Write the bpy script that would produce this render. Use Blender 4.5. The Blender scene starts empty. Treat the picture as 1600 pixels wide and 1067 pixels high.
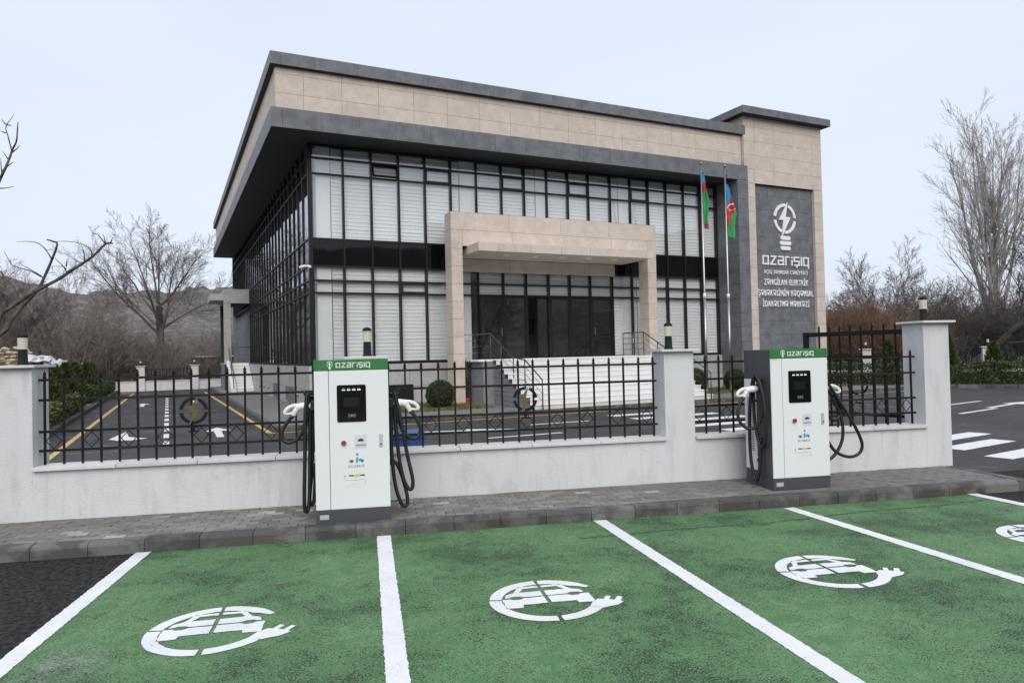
import bpy, bmesh, math, random
import numpy as np
from mathutils import Vector, Matrix

# ------------------------------------------------------------------ scene, camera, sky, sun, exposure
SC = bpy.context.scene
COL = SC.collection
R = math.radians
cam_d = bpy.data.cameras.new("camera")
cam_d.sensor_width = 36.0
cam_d.lens = 24.91
cam_d.clip_start = 0.05
cam_d.clip_end = 3000.0
cam = bpy.data.objects.new("camera", cam_d)
COL.objects.link(cam)
cam.matrix_world = (Matrix.Translation((0, 0, 1.8)) @ Matrix.Rotation(R(-10.957), 4, 'Z')
                    @ Matrix.Rotation(R(90 + 0.97), 4, 'X') @ Matrix.Rotation(R(-1.327), 4, 'Z'))
SC.camera = cam

SUN_EL, SUN_AZ = 40.0, 184.0          # azimuth clockwise from +Y: behind the camera, a little to the right
world = bpy.data.worlds.new("World")
SC.world = world
world.use_nodes = True
wn, wl = world.node_tree.nodes, world.node_tree.links
wn.clear()
w_out = wn.new('ShaderNodeOutputWorld')
w_bg = wn.new('ShaderNodeBackground')
w_bg.inputs['Strength'].default_value = 0.1
w_sky = wn.new('ShaderNodeTexSky')
w_sky.sky_type = 'NISHITA'
w_sky.sun_disc = False
w_sky.sun_elevation = R(SUN_EL)
w_sky.sun_rotation = R(SUN_AZ)
w_sky.dust_density = 3.0
w_tc = wn.new('ShaderNodeTexCoord')
w_noise = wn.new('ShaderNodeTexNoise')
w_noise.inputs['Scale'].default_value = 1.6
w_noise.inputs['Detail'].default_value = 4.0
w_map = wn.new('ShaderNodeMapping')
w_map.inputs['Scale'].default_value = (1.0, 1.0, 3.0)
wl.new(w_tc.outputs['Generated'], w_map.inputs['Vector'])
wl.new(w_map.outputs['Vector'], w_noise.inputs['Vector'])
w_cloud = wn.new('ShaderNodeValToRGB')      # an even overcast veil
w_cloud.color_ramp.elements[0].position = 0.30
w_cloud.color_ramp.elements[0].color = (5.6, 6.1, 7.2, 1)
w_cloud.color_ramp.elements[1].position = 0.72
w_cloud.color_ramp.elements[1].color = (6.2, 6.72, 7.55, 1)
wl.new(w_noise.outputs['Fac'], w_cloud.inputs['Fac'])
w_mix = wn.new('ShaderNodeMix')
w_mix.data_type = 'RGBA'
w_mix.inputs[0].default_value = 0.93
wl.new(w_sky.outputs['Color'], w_mix.inputs[6])
wl.new(w_cloud.outputs['Color'], w_mix.inputs[7])
wl.new(w_mix.outputs[2], w_bg.inputs['Color'])
wl.new(w_bg.outputs['Background'], w_out.inputs['Surface'])

sun_d = bpy.data.lights.new("sun", 'SUN')
sun_d.energy = 1.5
sun_d.angle = R(48)
sun_d.color = (1.0, 0.95, 0.88)
sun = bpy.data.objects.new("sun", sun_d)
COL.objects.link(sun)
_sd = Vector((math.sin(R(SUN_AZ)) * math.cos(R(SUN_EL)), math.cos(R(SUN_AZ)) * math.cos(R(SUN_EL)), math.sin(R(SUN_EL))))
sun.rotation_euler = _sd.to_track_quat('Z', 'Y').to_euler()

vs = SC.view_settings
vs.view_transform = 'Standard'
vs.look = 'None'
vs.exposure = 0.46
vs.gamma = 1.0
vs.use_curve_mapping = False
SC.render.engine = 'CYCLES'
SC.cycles.max_bounces = 6
SC.cycles.diffuse_bounces = 3
SC.cycles.glossy_bounces = 3
SC.cycles.transparent_max_bounces = 14
SC.cycles.use_denoising = True

# ------------------------------------------------------------------ helpers: meshes and objects
random.seed(7)
BX, BY, TB = -2.97366, 22.45119, R(14.968)     # building corner and turn, against the fence line


def fromb(u, v, z=0.0):
    c, s = math.cos(TB), math.sin(TB)
    return (BX + u * c - v * s, BY + u * s + v * c, z)


class MB:
    """collects vertices and faces for one mesh"""
    def __init__(self):
        self.v = []
        self.f = []
        self.m = []

    def quad(self, a, b, c, d, mi=0):
        n = len(self.v)
        self.v += [a, b, c, d]
        self.f.append((n, n + 1, n + 2, n + 3))
        self.m.append(mi)

    def poly(self, pts, mi=0):
        n = len(self.v)
        self.v += [tuple(p) for p in pts]
        self.f.append(tuple(range(n, n + len(pts))))
        self.m.append(mi)

    def box(self, x0, x1, y0, y1, z0, z1, mi=0):
        n = len(self.v)
        self.v += [(x0, y0, z0), (x1, y0, z0), (x1, y1, z0), (x0, y1, z0), (x0, y0, z1), (x1, y0, z1), (x1, y1, z1), (x0, y1, z1)]
        for q in ((0, 3, 2, 1), (4, 5, 6, 7), (0, 1, 5, 4), (1, 2, 6, 5), (2, 3, 7, 6), (3, 0, 4, 7)):
            self.f.append(tuple(n + i for i in q))
            self.m.append(mi)
        return self

    def prism(self, pts, axis, a0, a1, mi=0):
        """polygon in the plane across `axis` ('x','y','z'), pulled from a0 to a1"""
        def P(p, a):
            return {'x': (a, p[0], p[1]), 'y': (p[0], a, p[1]), 'z': (p[0], p[1], a)}[axis]
        n = len(self.v)
        k = len(pts)
        self.v += [P(p, a0) for p in pts] + [P(p, a1) for p in pts]
        self.f.append(tuple(range(n + k - 1, n - 1, -1)))
        self.f.append(tuple(range(n + k, n + 2 * k)))
        self.m += [mi, mi]
        for i in range(k):
            j = (i + 1) % k
            self.f.append((n + i, n + j, n + k + j, n + k + i))
            self.m.append(mi)
        return self

    def tube(self, pts, rad, sides=6, mi=0, caps=True):
        """a round bar along points; rad is a number or a list"""
        k = len(pts)
        if not hasattr(rad, '__len__'):
            rad = [rad] * k
        n0 = len(self.v)
        P = [Vector(p) for p in pts]
        ref = None
        for i in range(k):
            d = (P[min(i + 1, k - 1)] - P[max(i - 1, 0)])
            if d.length < 1e-9:
                d = Vector((0, 0, 1))
            d.normalize()
            if ref is None:
                ref = d.orthogonal().normalized()
            else:
                ref = ref - d * ref.dot(d)
                if ref.length < 1e-6:
                    ref = d.orthogonal()
                ref.normalize()
            e = d.cross(ref)
            for s in range(sides):
                a = 2 * math.pi * s / sides
                q = P[i] + (ref * math.cos(a) + e * math.sin(a)) * rad[i]
                self.v.append((q.x, q.y, q.z))
        for i in range(k - 1):
            for s in range(sides):
                t = (s + 1) % sides
                a = n0 + i * sides
                b = a + sides
                self.f.append((a + s, a + t, b + t, b + s))
                self.m.append(mi)
        if caps and sides > 3:
            self.f.append(tuple(n0 + s for s in reversed(range(sides))))
            self.f.append(tuple(n0 + (k - 1) * sides + s for s in range(sides)))
            self.m += [mi, mi]
        return self

    def lathe(self, prof, cx=0, cy=0, sides=20, mi=0):
        """profile [(r,z)...] turned about the vertical"""
        n0 = len(self.v)
        for r, z in prof:
            for s in range(sides):
                a = 2 * math.pi * s / sides
                self.v.append((cx + r * math.cos(a), cy + r * math.sin(a), z))
        for i in range(len(prof) - 1):
            for s in range(sides):
                t = (s + 1) % sides
                a = n0 + i * sides
                b = a + sides
                self.f.append((a + s, a + t, b + t, b + s))
                self.m.append(mi)
        self.f.append(tuple(n0 + s for s in reversed(range(sides))))
        self.f.append(tuple(n0 + (len(prof) - 1) * sides + s for s in range(sides)))
        self.m += [mi, mi]
        return self

    def mesh(self, name, mats, smooth=False):
        me = bpy.data.meshes.new(name)
        me.from_pydata(self.v, [], self.f)
        for m in (mats if isinstance(mats, (list, tuple)) else [mats]):
            me.materials.append(m)
        if any(self.m):
            me.polygons.foreach_set('material_index', self.m)
        if smooth:
            me.polygons.foreach_set('use_smooth', [True] * len(self.f))
        me.update()
        return me

    def build(self, name, mats, parent=None, smooth=False, loc=None):
        return place(name, self.mesh(name, mats, smooth), parent, loc)


def place(name, me, parent=None, loc=None, rz=None):
    o = bpy.data.objects.new(name, me)
    COL.objects.link(o)
    if parent is not None:
        o.parent = parent
    if loc is not None:
        o.location = loc
    if rz is not None:
        o.rotation_euler = (0, 0, rz)
    return o


def empty(name, loc=(0, 0, 0), rz=0.0):
    o = bpy.data.objects.new(name, None)
    o.empty_display_size = 0.2
    COL.objects.link(o)
    o.location = loc
    o.rotation_euler = (0, 0, rz)
    return o


def tag(o, label=None, cat=None, group=None, kind=None):
    if label:
        o['label'] = label
    if cat:
        o['category'] = cat
    if group:
        o['group'] = group
    if kind:
        o['kind'] = kind
    return o


def copy_tree(o, parent=None):
    c = o.copy()
    COL.objects.link(c)
    c.parent = parent
    for ch in list(o.children):
        copy_tree(ch, c)
    return c


def bevel(o, w=0.004, seg=2):
    m = o.modifiers.new('bevel', 'BEVEL')
    m.width = w
    m.segments = seg
    m.limit_method = 'ANGLE'
    return o


_boxes = {}


def block(name, x0, x1, y0, y1, z0, z1, mat, parent=None, ch=0.0):
    """one piece (panel, pane, slab, stone); alike pieces share their mesh"""
    key = (name, round(x1 - x0, 3), round(y1 - y0, 3), round(z1 - z0, 3), mat.name, ch)
    if key not in _boxes:
        a, b, c = (x1 - x0) / 2, (y1 - y0) / 2, (z1 - z0) / 2
        me = MB().box(-a, a, -b, b, -c, c).mesh(name, mat)
        if ch:
            bm = bmesh.new()
            bm.from_mesh(me)
            bmesh.ops.bevel(bm, geom=list(bm.edges), offset=ch, segments=1, affect='EDGES')
            bm.to_mesh(me)
            bm.free()
        _boxes[key] = me
    return place(name, _boxes[key], parent, ((x0 + x1) / 2, (y0 + y1) / 2, (z0 + z1) / 2))


# ------------------------------------------------------------------ helpers: materials
class Mat:
    def __init__(self, name):
        self.mat = bpy.data.materials.new(name)
        self.mat.use_nodes = True
        self.t = self.mat.node_tree
        self.t.nodes.clear()
        self.out = self.t.nodes.new('ShaderNodeOutputMaterial')
        self.b = self.t.nodes.new('ShaderNodeBsdfPrincipled')
        self.t.links.new(self.b.outputs[0], self.out.inputs[0])
        self._pos = None

    def n(self, typ, **kw):
        x = self.t.nodes.new(typ)
        for k, v in kw.items():
            if hasattr(x, k) and k not in x.inputs:
                setattr(x, k, v)
            else:
                self.put(x.inputs[k], v)
        return x

    def put(self, sock, v):
        if isinstance(v, bpy.types.NodeSocket):
            self.t.links.new(v, sock)
        else:
            sock.default_value = v

    @property
    def pos(self):
        if self._pos is None:
            self._pos = self.n('ShaderNodeNewGeometry').outputs['Position']
        return self._pos

    def noise(self, scale, detail=3.0, rough=0.55, vec=None, dist=0.0):
        x = self.n('ShaderNodeTexNoise', Scale=scale, Detail=detail, Roughness=rough, Distortion=dist)
        self.put(x.inputs['Vector'], vec if vec is not None else self.pos)
        return x.outputs['Fac']

    def scaled(self, s):
        m = self.n('ShaderNodeMapping')
        m.inputs['Scale'].default_value = s
        self.put(m.inputs['Vector'], self.pos)
        return m.outputs['Vector']

    def voronoi(self, scale, feature='F1', out='Distance', rnd=1.0, vec=None):
        x = self.n('ShaderNodeTexVoronoi', feature=feature, Scale=scale, Randomness=rnd)
        self.put(x.inputs['Vector'], vec if vec is not None else self.pos)
        return x.outputs[out]

    def math(self, op, a, b=0.0, c=0.0):
        x = self.t.nodes.new('ShaderNodeMath')
        x.operation = op
        self.put(x.inputs[0], a)
        self.put(x.inputs[1], b)
        self.put(x.inputs[2], c)
        return x.outputs[0]

    def ramp(self, f, lo, hi, a=0.0, b=1.0):
        x = self.n('ShaderNodeMapRange', interpolation_type='SMOOTHSTEP')
        self.put(x.inputs['Value'], f)
        x.inputs['From Min'].default_value = lo
        x.inputs['From Max'].default_value = hi
        x.inputs['To Min'].default_value = a
        x.inputs['To Max'].default_value = b
        return x.outputs['Result']

    def mix(self, f, a, b):
        x = self.n('ShaderNodeMix', data_type='RGBA')
        self.put(x.inputs[0], f)
        self.put(x.inputs[6], a if isinstance(a, bpy.types.NodeSocket) else (*a[:3], 1))
        self.put(x.inputs[7], b if isinstance(b, bpy.types.NodeSocket) else (*b[:3], 1))
        return x.outputs[2]

    def scale(self, col, f):
        x = self.t.nodes.new('ShaderNodeVectorMath')
        x.operation = 'SCALE'
        self.put(x.inputs[0], col if isinstance(col, bpy.types.NodeSocket) else tuple(col[:3]))
        self.put(x.inputs['Scale'], f)
        return x.outputs[0]

    def rnd(self):
        return self.n('ShaderNodeObjectInfo').outputs['Random']

    def bump(self, h, strength=0.3, dist=0.01):
        x = self.n('ShaderNodeBump', Strength=strength, Distance=dist)
        self.put(x.inputs['Height'], h)
        self.t.links.new(x.outputs['Normal'], self.b.inputs['Normal'])

    def set(self, **kw):
        for k, v in kw.items():
            k = {'color': 'Base Color', 'rough': 'Roughness', 'metal': 'Metallic', 'spec': 'Specular IOR Level', 'coat': 'Coat Weight', 'coat_rough': 'Coat Roughness'}.get(k, k)
            if k == 'Base Color' and not isinstance(v, bpy.types.NodeSocket):
                v = (*v[:3], 1)
            self.put(self.b.inputs[k], v)
        return self


def pmat(name, col, rough=0.7, var=0.12, vs_=1.5, fine=0.06, fs=40, bump=0.0, bs=120, bd=0.004, metal=0.0, spec=0.5, rnd=0.0, coat=0.0, rvar=0.08):
    m = Mat(name)
    n1, n2 = m.noise(vs_, 4), m.noise(fs, 2)
    k = m.math('MULTIPLY_ADD', n1, 2 * var, 1 - var)
    k = m.math('ADD', k, m.math('MULTIPLY_ADD', n2, 2 * fine, -fine))
    if rnd:
        k = m.math('ADD', k, m.math('MULTIPLY_ADD', m.rnd(), 2 * rnd, -rnd))
    m.set(color=m.scale(col, k), rough=m.math('MULTIPLY_ADD', n2, 2 * rvar, rough - rvar), metal=metal, spec=spec, coat=coat)
    if bump:
        m.bump(m.noise(bs, 4, 0.6), bump, bd)
    return m.mat


M = {}


def make_materials():
    # --- ground
    m = Mat('rough_asphalt')
    st = m.voronoi(34)
    pit = m.noise(22, 5, 0.72)
    patch = m.noise(1.6, 4, .65)
    c = m.mix(m.ramp(pit, .38, .62), (.012, .0112, .0108), (.082, .077, .074))
    c = m.mix(m.ramp(m.noise(7, 4, .7), .60, .72, 0, .5), c, (.075, .070, .064))
    c = m.mix(m.ramp(m.noise(150, 1), .68, .76, 0, .5), c, (.12, .115, .11))
    c = m.scale(c, m.math('MULTIPLY_ADD', patch, .9, .5))
    m.set(color=c, rough=m.ramp(patch, .3, .7, .7, .92), spec=.2)
    m.bump(m.math('ADD', st, m.math('MULTIPLY', pit, 2.0)), 1.0, .035)
    M['asphalt'] = m.mat

    m = Mat('inner_asphalt')
    patch = m.noise(.45, 5, .6)
    wet = m.ramp(m.noise(.8, 5, .62, vec=m.scaled((1, 1.8, 1))), .56, .66)
    c = m.mix(m.ramp(patch, .3, .7), (.038, .0375, .0385), (.064, .063, .0635))
    c = m.scale(c, m.math('MULTIPLY_ADD', m.noise(60, 3), .5, .75))
    c = m.scale(c, m.math('MULTIPLY_ADD', wet, -.42, 1.0))
    m.set(color=c, rough=m.math('MULTIPLY_ADD', wet, -.42, .8), spec=.35)
    m.bump(m.noise(70, 4), .35, .006)
    M['inner_asphalt'] = m.mat

    m = Mat('green_paint_on_asphalt')
    st = m.voronoi(46, vec=None)
    st2 = m.voronoi(95)
    broad = m.noise(.9, 4, .6)
    mid = m.noise(5.5, 4, .62)
    pitn = m.noise(105, 3, .68)
    rough_area = m.math('ADD', m.math('MULTIPLY', broad, .55), m.math('MULTIPLY', mid, .45))
    thr = m.ramp(rough_area, .28, .72, .01, .14)
    pit = m.ramp(m.math('ADD', pitn, thr), .63, .69)
    edge = m.ramp(m.voronoi(46, 'DISTANCE_TO_EDGE'), .02, .13, 1, 0)
    edge = m.math('MULTIPLY', edge, m.ramp(rough_area, .47, .60))
    dark = m.math('MAXIMUM', pit, m.math('MULTIPLY', edge, .8))
    g1 = m.mix(m.ramp(mid, .3, .7), (.082, .196, .072), (.160, .294, .136))
    g1 = m.mix(m.ramp(broad, .42, .75, 0, .55), g1, (.098, .228, .098))
    # a pale scuffed patch and the repaired strip near the kerb
    g1 = m.mix(m.ramp(m.noise(2.3, 4, .7), .68, .80, 0, .30), g1, (.25, .33, .25))
    sx_ = m.n('ShaderNodeSeparateXYZ')
    m.put(sx_.inputs[0], m.pos)
    ddx = m.math('SUBTRACT', sx_.outputs['X'], -1.88)
    ddy = m.math('MULTIPLY', m.math('SUBTRACT', sx_.outputs['Y'], 4.70), .75)
    rad = m.math('SQRT', m.math('ADD', m.math('MULTIPLY', ddx, ddx), m.math('MULTIPLY', ddy, ddy)))
    scuff = m.math('MULTIPLY', m.ramp(rad, .06, .30, 1, 0), m.ramp(m.noise(9, 4, .7), .36, .56))
    g1 = m.mix(m.math('MULTIPLY', scuff, .75), g1, (.27, .30, .27))
    c = m.mix(dark, g1, (.014, .042, .018))
    m.set(color=c, rough=m.ramp(pitn, .3, .7, .5, .72), spec=.4)
    h = m.math('SUBTRACT', m.math('MULTIPLY', st2, .5), m.math('MULTIPLY', dark, .9))
    m.bump(m.math('SUBTRACT', h, m.math('MULTIPLY', st, m.ramp(rough_area, .45, .65, .1, 1.1))), .85, .012)
    M['green'] = m.mat

    def paint(name, col, worn):
        m = Mat(name)
        f = m.ramp(m.noise(60, 5, .75), worn, worn + .05)
        c = m.mix(m.math('MULTIPLY', f, m.ramp(m.noise(3, 4, .7), .38, .58, .15, 1)), m.scale(col, m.math('MULTIPLY_ADD', m.noise(2.5, 5, .65), .44, .74)), (.07, .075, .07))
        m.set(color=c, rough=.55)
        m.bump(m.noise(70, 4, .65), .5, .006)
        return m.mat
    M['white_paint'] = paint('white_road_paint', (.80, .80, .815), .60)
    M['road_white'] = paint('white_marking_far', (.76, .76, .76), .74)
    M['road_yellow'] = paint('yellow_marking', (.62, .41, .12), .72)

    M['seam'] = pmat('dark_open_seam', (.042, .105, .046), .9, .4, 8, .3, 60, .8, 50, .01)

    m = Mat('paver_concrete')
    r = m.rnd()
    c = m.mix(r, (.145, .137, .125), (.245, .233, .213))
    c = m.mix(m.ramp(r, .955, .96), c, (.36, .35, .335))
    c = m.scale(c, m.math('MULTIPLY_ADD', m.noise(9, 5, .65), .9, .55))
    c = m.mix(m.ramp(m.noise(2.2, 4, .6), .5, .68, 0, .35), c, (.10, .095, .085))
    m.set(color=c, rough=.85)
    m.bump(m.noise(140, 4), .5, .004)
    M['paver'] = m.mat

    m = Mat('kerb_concrete')
    c = m.mix(m.ramp(m.noise(3.2, 4, .6), .42, .60), (.064, .062, .060), (.130, .127, .122))
    c = m.scale(c, m.math('MULTIPLY_ADD', m.rnd(), .5, .75))
    c = m.scale(c, m.math('MULTIPLY_ADD', m.noise(70, 3), .6, .7))
    m.set(color=c, rough=.78)
    m.bump(m.noise(110, 4), .45, .005)
    M['kerb'] = m.mat

    m = Mat('rough_plaster_white')
    streak = m.noise(2.0, 5, .65, vec=m.scaled((3.2, 3.2, .55)))
    k = m.math('MULTIPLY_ADD', m.noise(.9, 4), .16, .90)
    c = m.scale((.66, .665, .68), k)
    c = m.mix(m.ramp(streak, .47, .72, 0, .36), c, (.42, .415, .405))
    c = m.mix(m.ramp(m.noise(1.7, 5, .7), .54, .70, 0, .30), c, (.44, .44, .445))
    spots = m.math('MULTIPLY', m.ramp(m.noise(26, 4, .7), .66, .72), m.ramp(m.noise(1.4, 3), .52, .64))
    c = m.mix(m.math('MULTIPLY', spots, .65), c, (.16, .155, .15))
    crk = m.n('ShaderNodeTexVoronoi', feature='DISTANCE_TO_EDGE', Scale=1.15)
    wob = m.n('ShaderNodeVectorMath', operation='ADD')
    m.put(wob.inputs[0], m.pos)
    nz = m.n('ShaderNodeTexNoise', Scale=5.0, Detail=4.0)
    m.put(nz.inputs['Vector'], m.pos)
    m.put(wob.inputs[1], m.scale(nz.outputs['Color'], .22))
    m.put(crk.inputs['Vector'], wob.outputs[0])
    hair = m.math('MULTIPLY', m.ramp(crk.outputs['Distance'], .001, .006, 1, 0), m.ramp(m.noise(.8, 2), .55, .62))
    c = m.mix(m.math('MULTIPLY', hair, .22), c, (.20, .195, .19))
    m.set(color=c, rough=.92, spec=.2)
    m.bump(m.math('ADD', m.noise(34, 5, .7, vec=m.scaled((1, 1, 1.9))), m.math('MULTIPLY', spots, -.5)), .34, .018)
    M['stucco'] = m.mat

    M['marble'] = pmat('white_marble_coping', (.62, .62, .61), .45, .18, 2.4, .06, 30, .08, 60, rnd=.06)
    M['marble_step'] = pmat('white_marble_step', (.78, .775, .765), .45, .06, 1.2, .03, 30, rnd=.04)
    M['soil'] = pmat('bare_soil', (.16, .13, .095), .95, .3, .6, .2, 14, .6, 20, .05)
    M['earth'] = pmat('dry_earth', (.19, .165, .125), .95, .35, .15, .2, 3, .4, 6, .1)
    M['platform'] = pmat('platform_concrete', (.17, .168, .165), .8, .2, .9, .08, 30, .2, 80)
    M['sand'] = pmat('sandy_mortar', (.17, .15, .125), .95, .2, 3, .15, 60, .6, 90, .006)

    # --- building
    def cladding(name, a, b, rough):
        m = Mat(name)
        f = m.noise(2.6, 6, .62)
        g = m.noise(9, 5, .68)
        c = m.mix(m.ramp(f, .32, .70), a, b)
        c = m.scale(c, m.math('MULTIPLY_ADD', g, .24, .88))
        c = m.scale(c, m.math('MULTIPLY_ADD', m.rnd(), .085, .957))
        c = m.scale(c, m.math('MULTIPLY_ADD', m.noise(120, 2), .10, .95))
        m.set(color=c, rough=m.math('MULTIPLY_ADD', g, .2, rough - .1), spec=.35)
        m.bump(m.noise(90, 3), .08, .002)
        return m.mat
    M['beige'] = cladding('beige_stone_panel', (.535, .458, .396), (.615, .538, .476), .6)
    M['grey'] = cladding('grey_stone_panel', (.118, .126, .137), (.178, .188, .200), .5)
    M['base'] = cladding('light_grey_base_and_shaded_porch', (.36, .36, .355), (.44, .44, .435), .55)  # base panels; the side entrance borrows this grey for beige stone in shade
    M['sidewall'] = cladding('slate_render', (.19, .20, .215), (.24, .25, .265), .7)
    M['joint'] = pmat('dark_panel_joint', (.035, .033, .032), .9)  # dark backing core that shows in the gaps between panels
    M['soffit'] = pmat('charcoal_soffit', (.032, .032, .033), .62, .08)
    M['frame'] = pmat('anthracite_aluminium', (.012, .0125, .014), .42, .05, spec=.3)
    M['spandrel'] = Mat('black_spandrel_glass').set(color=(.004, .0045, .006), rough=.03, spec=.36).mat
    M['interior'] = pmat('dim_interior', (.10, .10, .10), .9, .1)
    M['interior_white'] = pmat('interior_white_column', (.86, .86, .84), .6, .03)
    M['roof_membrane'] = pmat('roof_membrane', (.25, .25, .25), .9)
    M['blind'] = pmat('pale_blind_fabric', (.89, .89, .885), .8, .05, .8, rnd=.07)
    M['steel'] = pmat('brushed_steel', (.40, .40, .41), .32, .06, 2, .04, 60, metal=1.0)
    M['steel_light'] = pmat('satin_steel', (.52, .53, .54), .5, .06, metal=.3)
    M['dark_steel'] = pmat('dark_steel_rail', (.10, .095, .09), .4, .06, metal=.6)
    M['letter'] = pmat('brushed_metal_letter', (.82, .83, .84), .4, .03)
    M['downlight'] = pmat('white_downlight', (.82, .82, .80), .5, .02)

    m = Mat('window_glass')
    m.t.nodes.remove(m.b)
    lw = m.n('ShaderNodeLayerWeight', Blend=.5)
    fres = m.math('MULTIPLY_ADD', m.math('POWER', lw.outputs['Facing'], 4.6), .89, .092)
    tr = m.n('ShaderNodeBsdfTransparent', Color=(.955, .965, .965, 1))
    gl = m.n('ShaderNodeBsdfGlossy', Color=(.95, .97, 1.0, 1), Roughness=.0)
    bm = m.n('ShaderNodeBump', Strength=.02, Distance=.05)
    m.put(bm.inputs['Height'], m.noise(.9, 2))
    m.t.links.new(bm.outputs[0], gl.inputs['Normal'])
    ms = m.n('ShaderNodeMixShader')
    m.put(ms.inputs[0], fres)
    m.t.links.new(tr.outputs[0], ms.inputs[1])
    m.t.links.new(gl.outputs[0], ms.inputs[2])
    m.t.links.new(ms.outputs[0], m.out.inputs[0])
    M['glass'] = m.mat

    # --- iron, chargers, small things
    m = Mat('black_iron_gold_dust')
    gold = m.math('MULTIPLY', m.ramp(m.noise(160, 2), .55, .66), m.ramp(m.noise(1.3, 3), .44, .62))
    c = m.mix(m.math('MULTIPLY', gold, .75), m.scale((.008, .0078, .0075), m.math('MULTIPLY_ADD', m.noise(20, 3), 1.0, .6)), (.17, .125, .035))
    m.set(color=c, rough=.6, spec=.25)
    m.bump(m.noise(120, 3), .2, .003)
    M['iron_gold'] = m.mat
    M['iron'] = pmat('black_iron', (.008, .008, .008), .6, .15, 3, .2, 60, .15, 120, spec=.25)
    M['gold'] = pmat('dull_gold_paint', (.24, .18, .05), .5, .25, 8, .2, 60)
    M['charger_white'] = pmat('charger_white_powder_coat', (.76, .775, .79), .34, .025, 1.2, .012, 60, .03, 300, .001, coat=.1)
    M['charger_grey'] = pmat('charger_charcoal', (.062, .065, .074), .5, .08, 2, .03, 60)
    M['charger_green'] = pmat('charger_green_band', (.030, .175, .052), .4, .04)
    M['black_gloss'] = Mat('black_screen_glass').set(color=(.0045, .0045, .005), rough=.10, spec=.5).mat
    M['lcd'] = Mat('dark_lcd').set(color=(.011, .012, .014), rough=.2).mat
    m = Mat('status_led_white')
    m.set(color=(.8, .85, .83))
    m.b.inputs['Emission Color'].default_value = (.80, 1, .92, 1)
    m.b.inputs['Emission Strength'].default_value = .12
    M['led'] = m.mat
    m = Mat('status_led_green')
    m.set(color=(.2, .8, .4))
    m.b.inputs['Emission Color'].default_value = (.25, 1, .5, 1)
    m.b.inputs['Emission Strength'].default_value = .2
    M['led_green'] = m.mat
    M['rubber'] = pmat('black_cable_rubber', (.013, .014, .015), .5, .12, 6, .1, 60)
    M['plastic_white'] = pmat('white_connector_plastic', (.78, .78, .77), .35, .03)
    M['plastic_black'] = pmat('black_plastic', (.015, .015, .016), .45, .05)
    M['red'] = pmat('red_button', (.30, .035, .025), .4, .05)
    M['print_white'] = pmat('printed_white', (.80, .82, .80), .45, .02)
    M['print_grey'] = pmat('printed_grey', (.25, .25, .26), .5, .05)
    M['print_black'] = pmat('printed_black', (.02, .02, .022), .5, .05)
    M['print_blue'] = pmat('printed_blue', (.05, .36, .52), .5, .03)
    M['print_yellow'] = pmat('printed_yellow', (.72, .58, .06), .5, .03)
    M['print_gold'] = pmat('printed_gold', (.42, .31, .06), .5, .03)
    M['card'] = pmat('paper_card', (.62, .65, .72), .4, .03)
    M['lamp_glass'] = pmat('cream_lamp_diffuser', (.62, .60, .46), .35, .06, 20)
    M['blue_plastic'] = pmat('blue_plastic', (.03, .12, .34), .4, .1)
    M['red_plastic'] = pmat('red_plastic', (.55, .05, .03), .45, .1)

    # --- growth
    def bark(name, a, b, s=3):
        m = Mat(name)
        c = m.mix(m.ramp(m.noise(s, 4, .6), .35, .65), a, b)
        m.set(color=c, rough=.9, spec=.2)
        m.bump(m.noise(18, 4), .5, .02)
        return m.mat
    M['bark_grey'] = bark('grey_bark', (.17, .16, .15), (.33, .315, .30))
    M['bark_dark'] = bark('dark_bark', (.040, .034, .031), (.085, .073, .066))
    M['bark_near'] = bark('near_branch_bark', (.065, .056, .050), (.150, .130, .115), 8)
    M['twig_brown'] = bark('brown_twigs', (.20, .170, .155), (.31, .272, .25), .5)
    M['twig_dark'] = bark('dark_twigs', (.115, .099, .090), (.215, .188, .172), .5)
    M['twig_russet'] = bark('russet_twigs', (.17, .095, .062), (.25, .16, .112), .6)
    M['poplar_twig'] = bark('poplar_twigs', (.25, .235, .22), (.42, .40, .38), 1)

    def leaf(name, a, b):
        m = Mat(name)
        r = m.noise(9, 2)
        m.set(color=m.mix(m.ramp(r, .35, .65), a, b), rough=.55, spec=.3)
        return m.mat
    M['leaf_hedge'] = leaf('hedge_leaf', (.020, .042, .012), (.070, .092, .030))
    M['leaf_conifer'] = leaf('conifer_needle', (.038, .068, .020), (.110, .140, .048))
    M['leaf_bright'] = leaf('yellow_green_hedge_leaf', (.042, .066, .016), (.150, .165, .055))
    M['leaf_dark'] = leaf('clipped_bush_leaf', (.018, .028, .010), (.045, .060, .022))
    M['grass'] = leaf('winter_grass', (.085, .105, .03), (.17, .17, .065))

    m = Mat('scrub_hillside')
    f = m.noise(.035, 6, .65)
    g = m.noise(.35, 5, .75)
    c = m.mix(m.ramp(f, .38, .62), (.150, .136, .124), (.235, .214, .193))
    c = m.mix(m.ramp(g, .46, .60, 0, .8), c, (.080, .075, .068))
    c = m.mix(m.ramp(m.noise(.08, 5, .7), .62, .72, 0, .6), c, (.20, .185, .165))
    m.set(color=c, rough=.95, spec=.1)
    m.bump(m.noise(.5, 5, .7), .8, 1.5)
    M['hill'] = m.mat
    M['gold_dull'] = pmat('tarnished_gold', (.105, .088, .028), .55, .3, 8, .25, 60)
    M['stone'] = pmat('pale_rubble_stone', (.42, .34, .245), .9, .3, 1.2, .15, 12, .5, 14, .03, rnd=.2)
    M['white_sheet'] = pmat('white_sheet', (.62, .64, .66), .5, .1)

    # flag cloth: three bands and a crescent, from the cloth's own coordinates
    m = Mat('flag_cloth')
    uv = m.n('ShaderNodeTexCoord').outputs['UV']
    sx = m.n('ShaderNodeSeparateXYZ')
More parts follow.
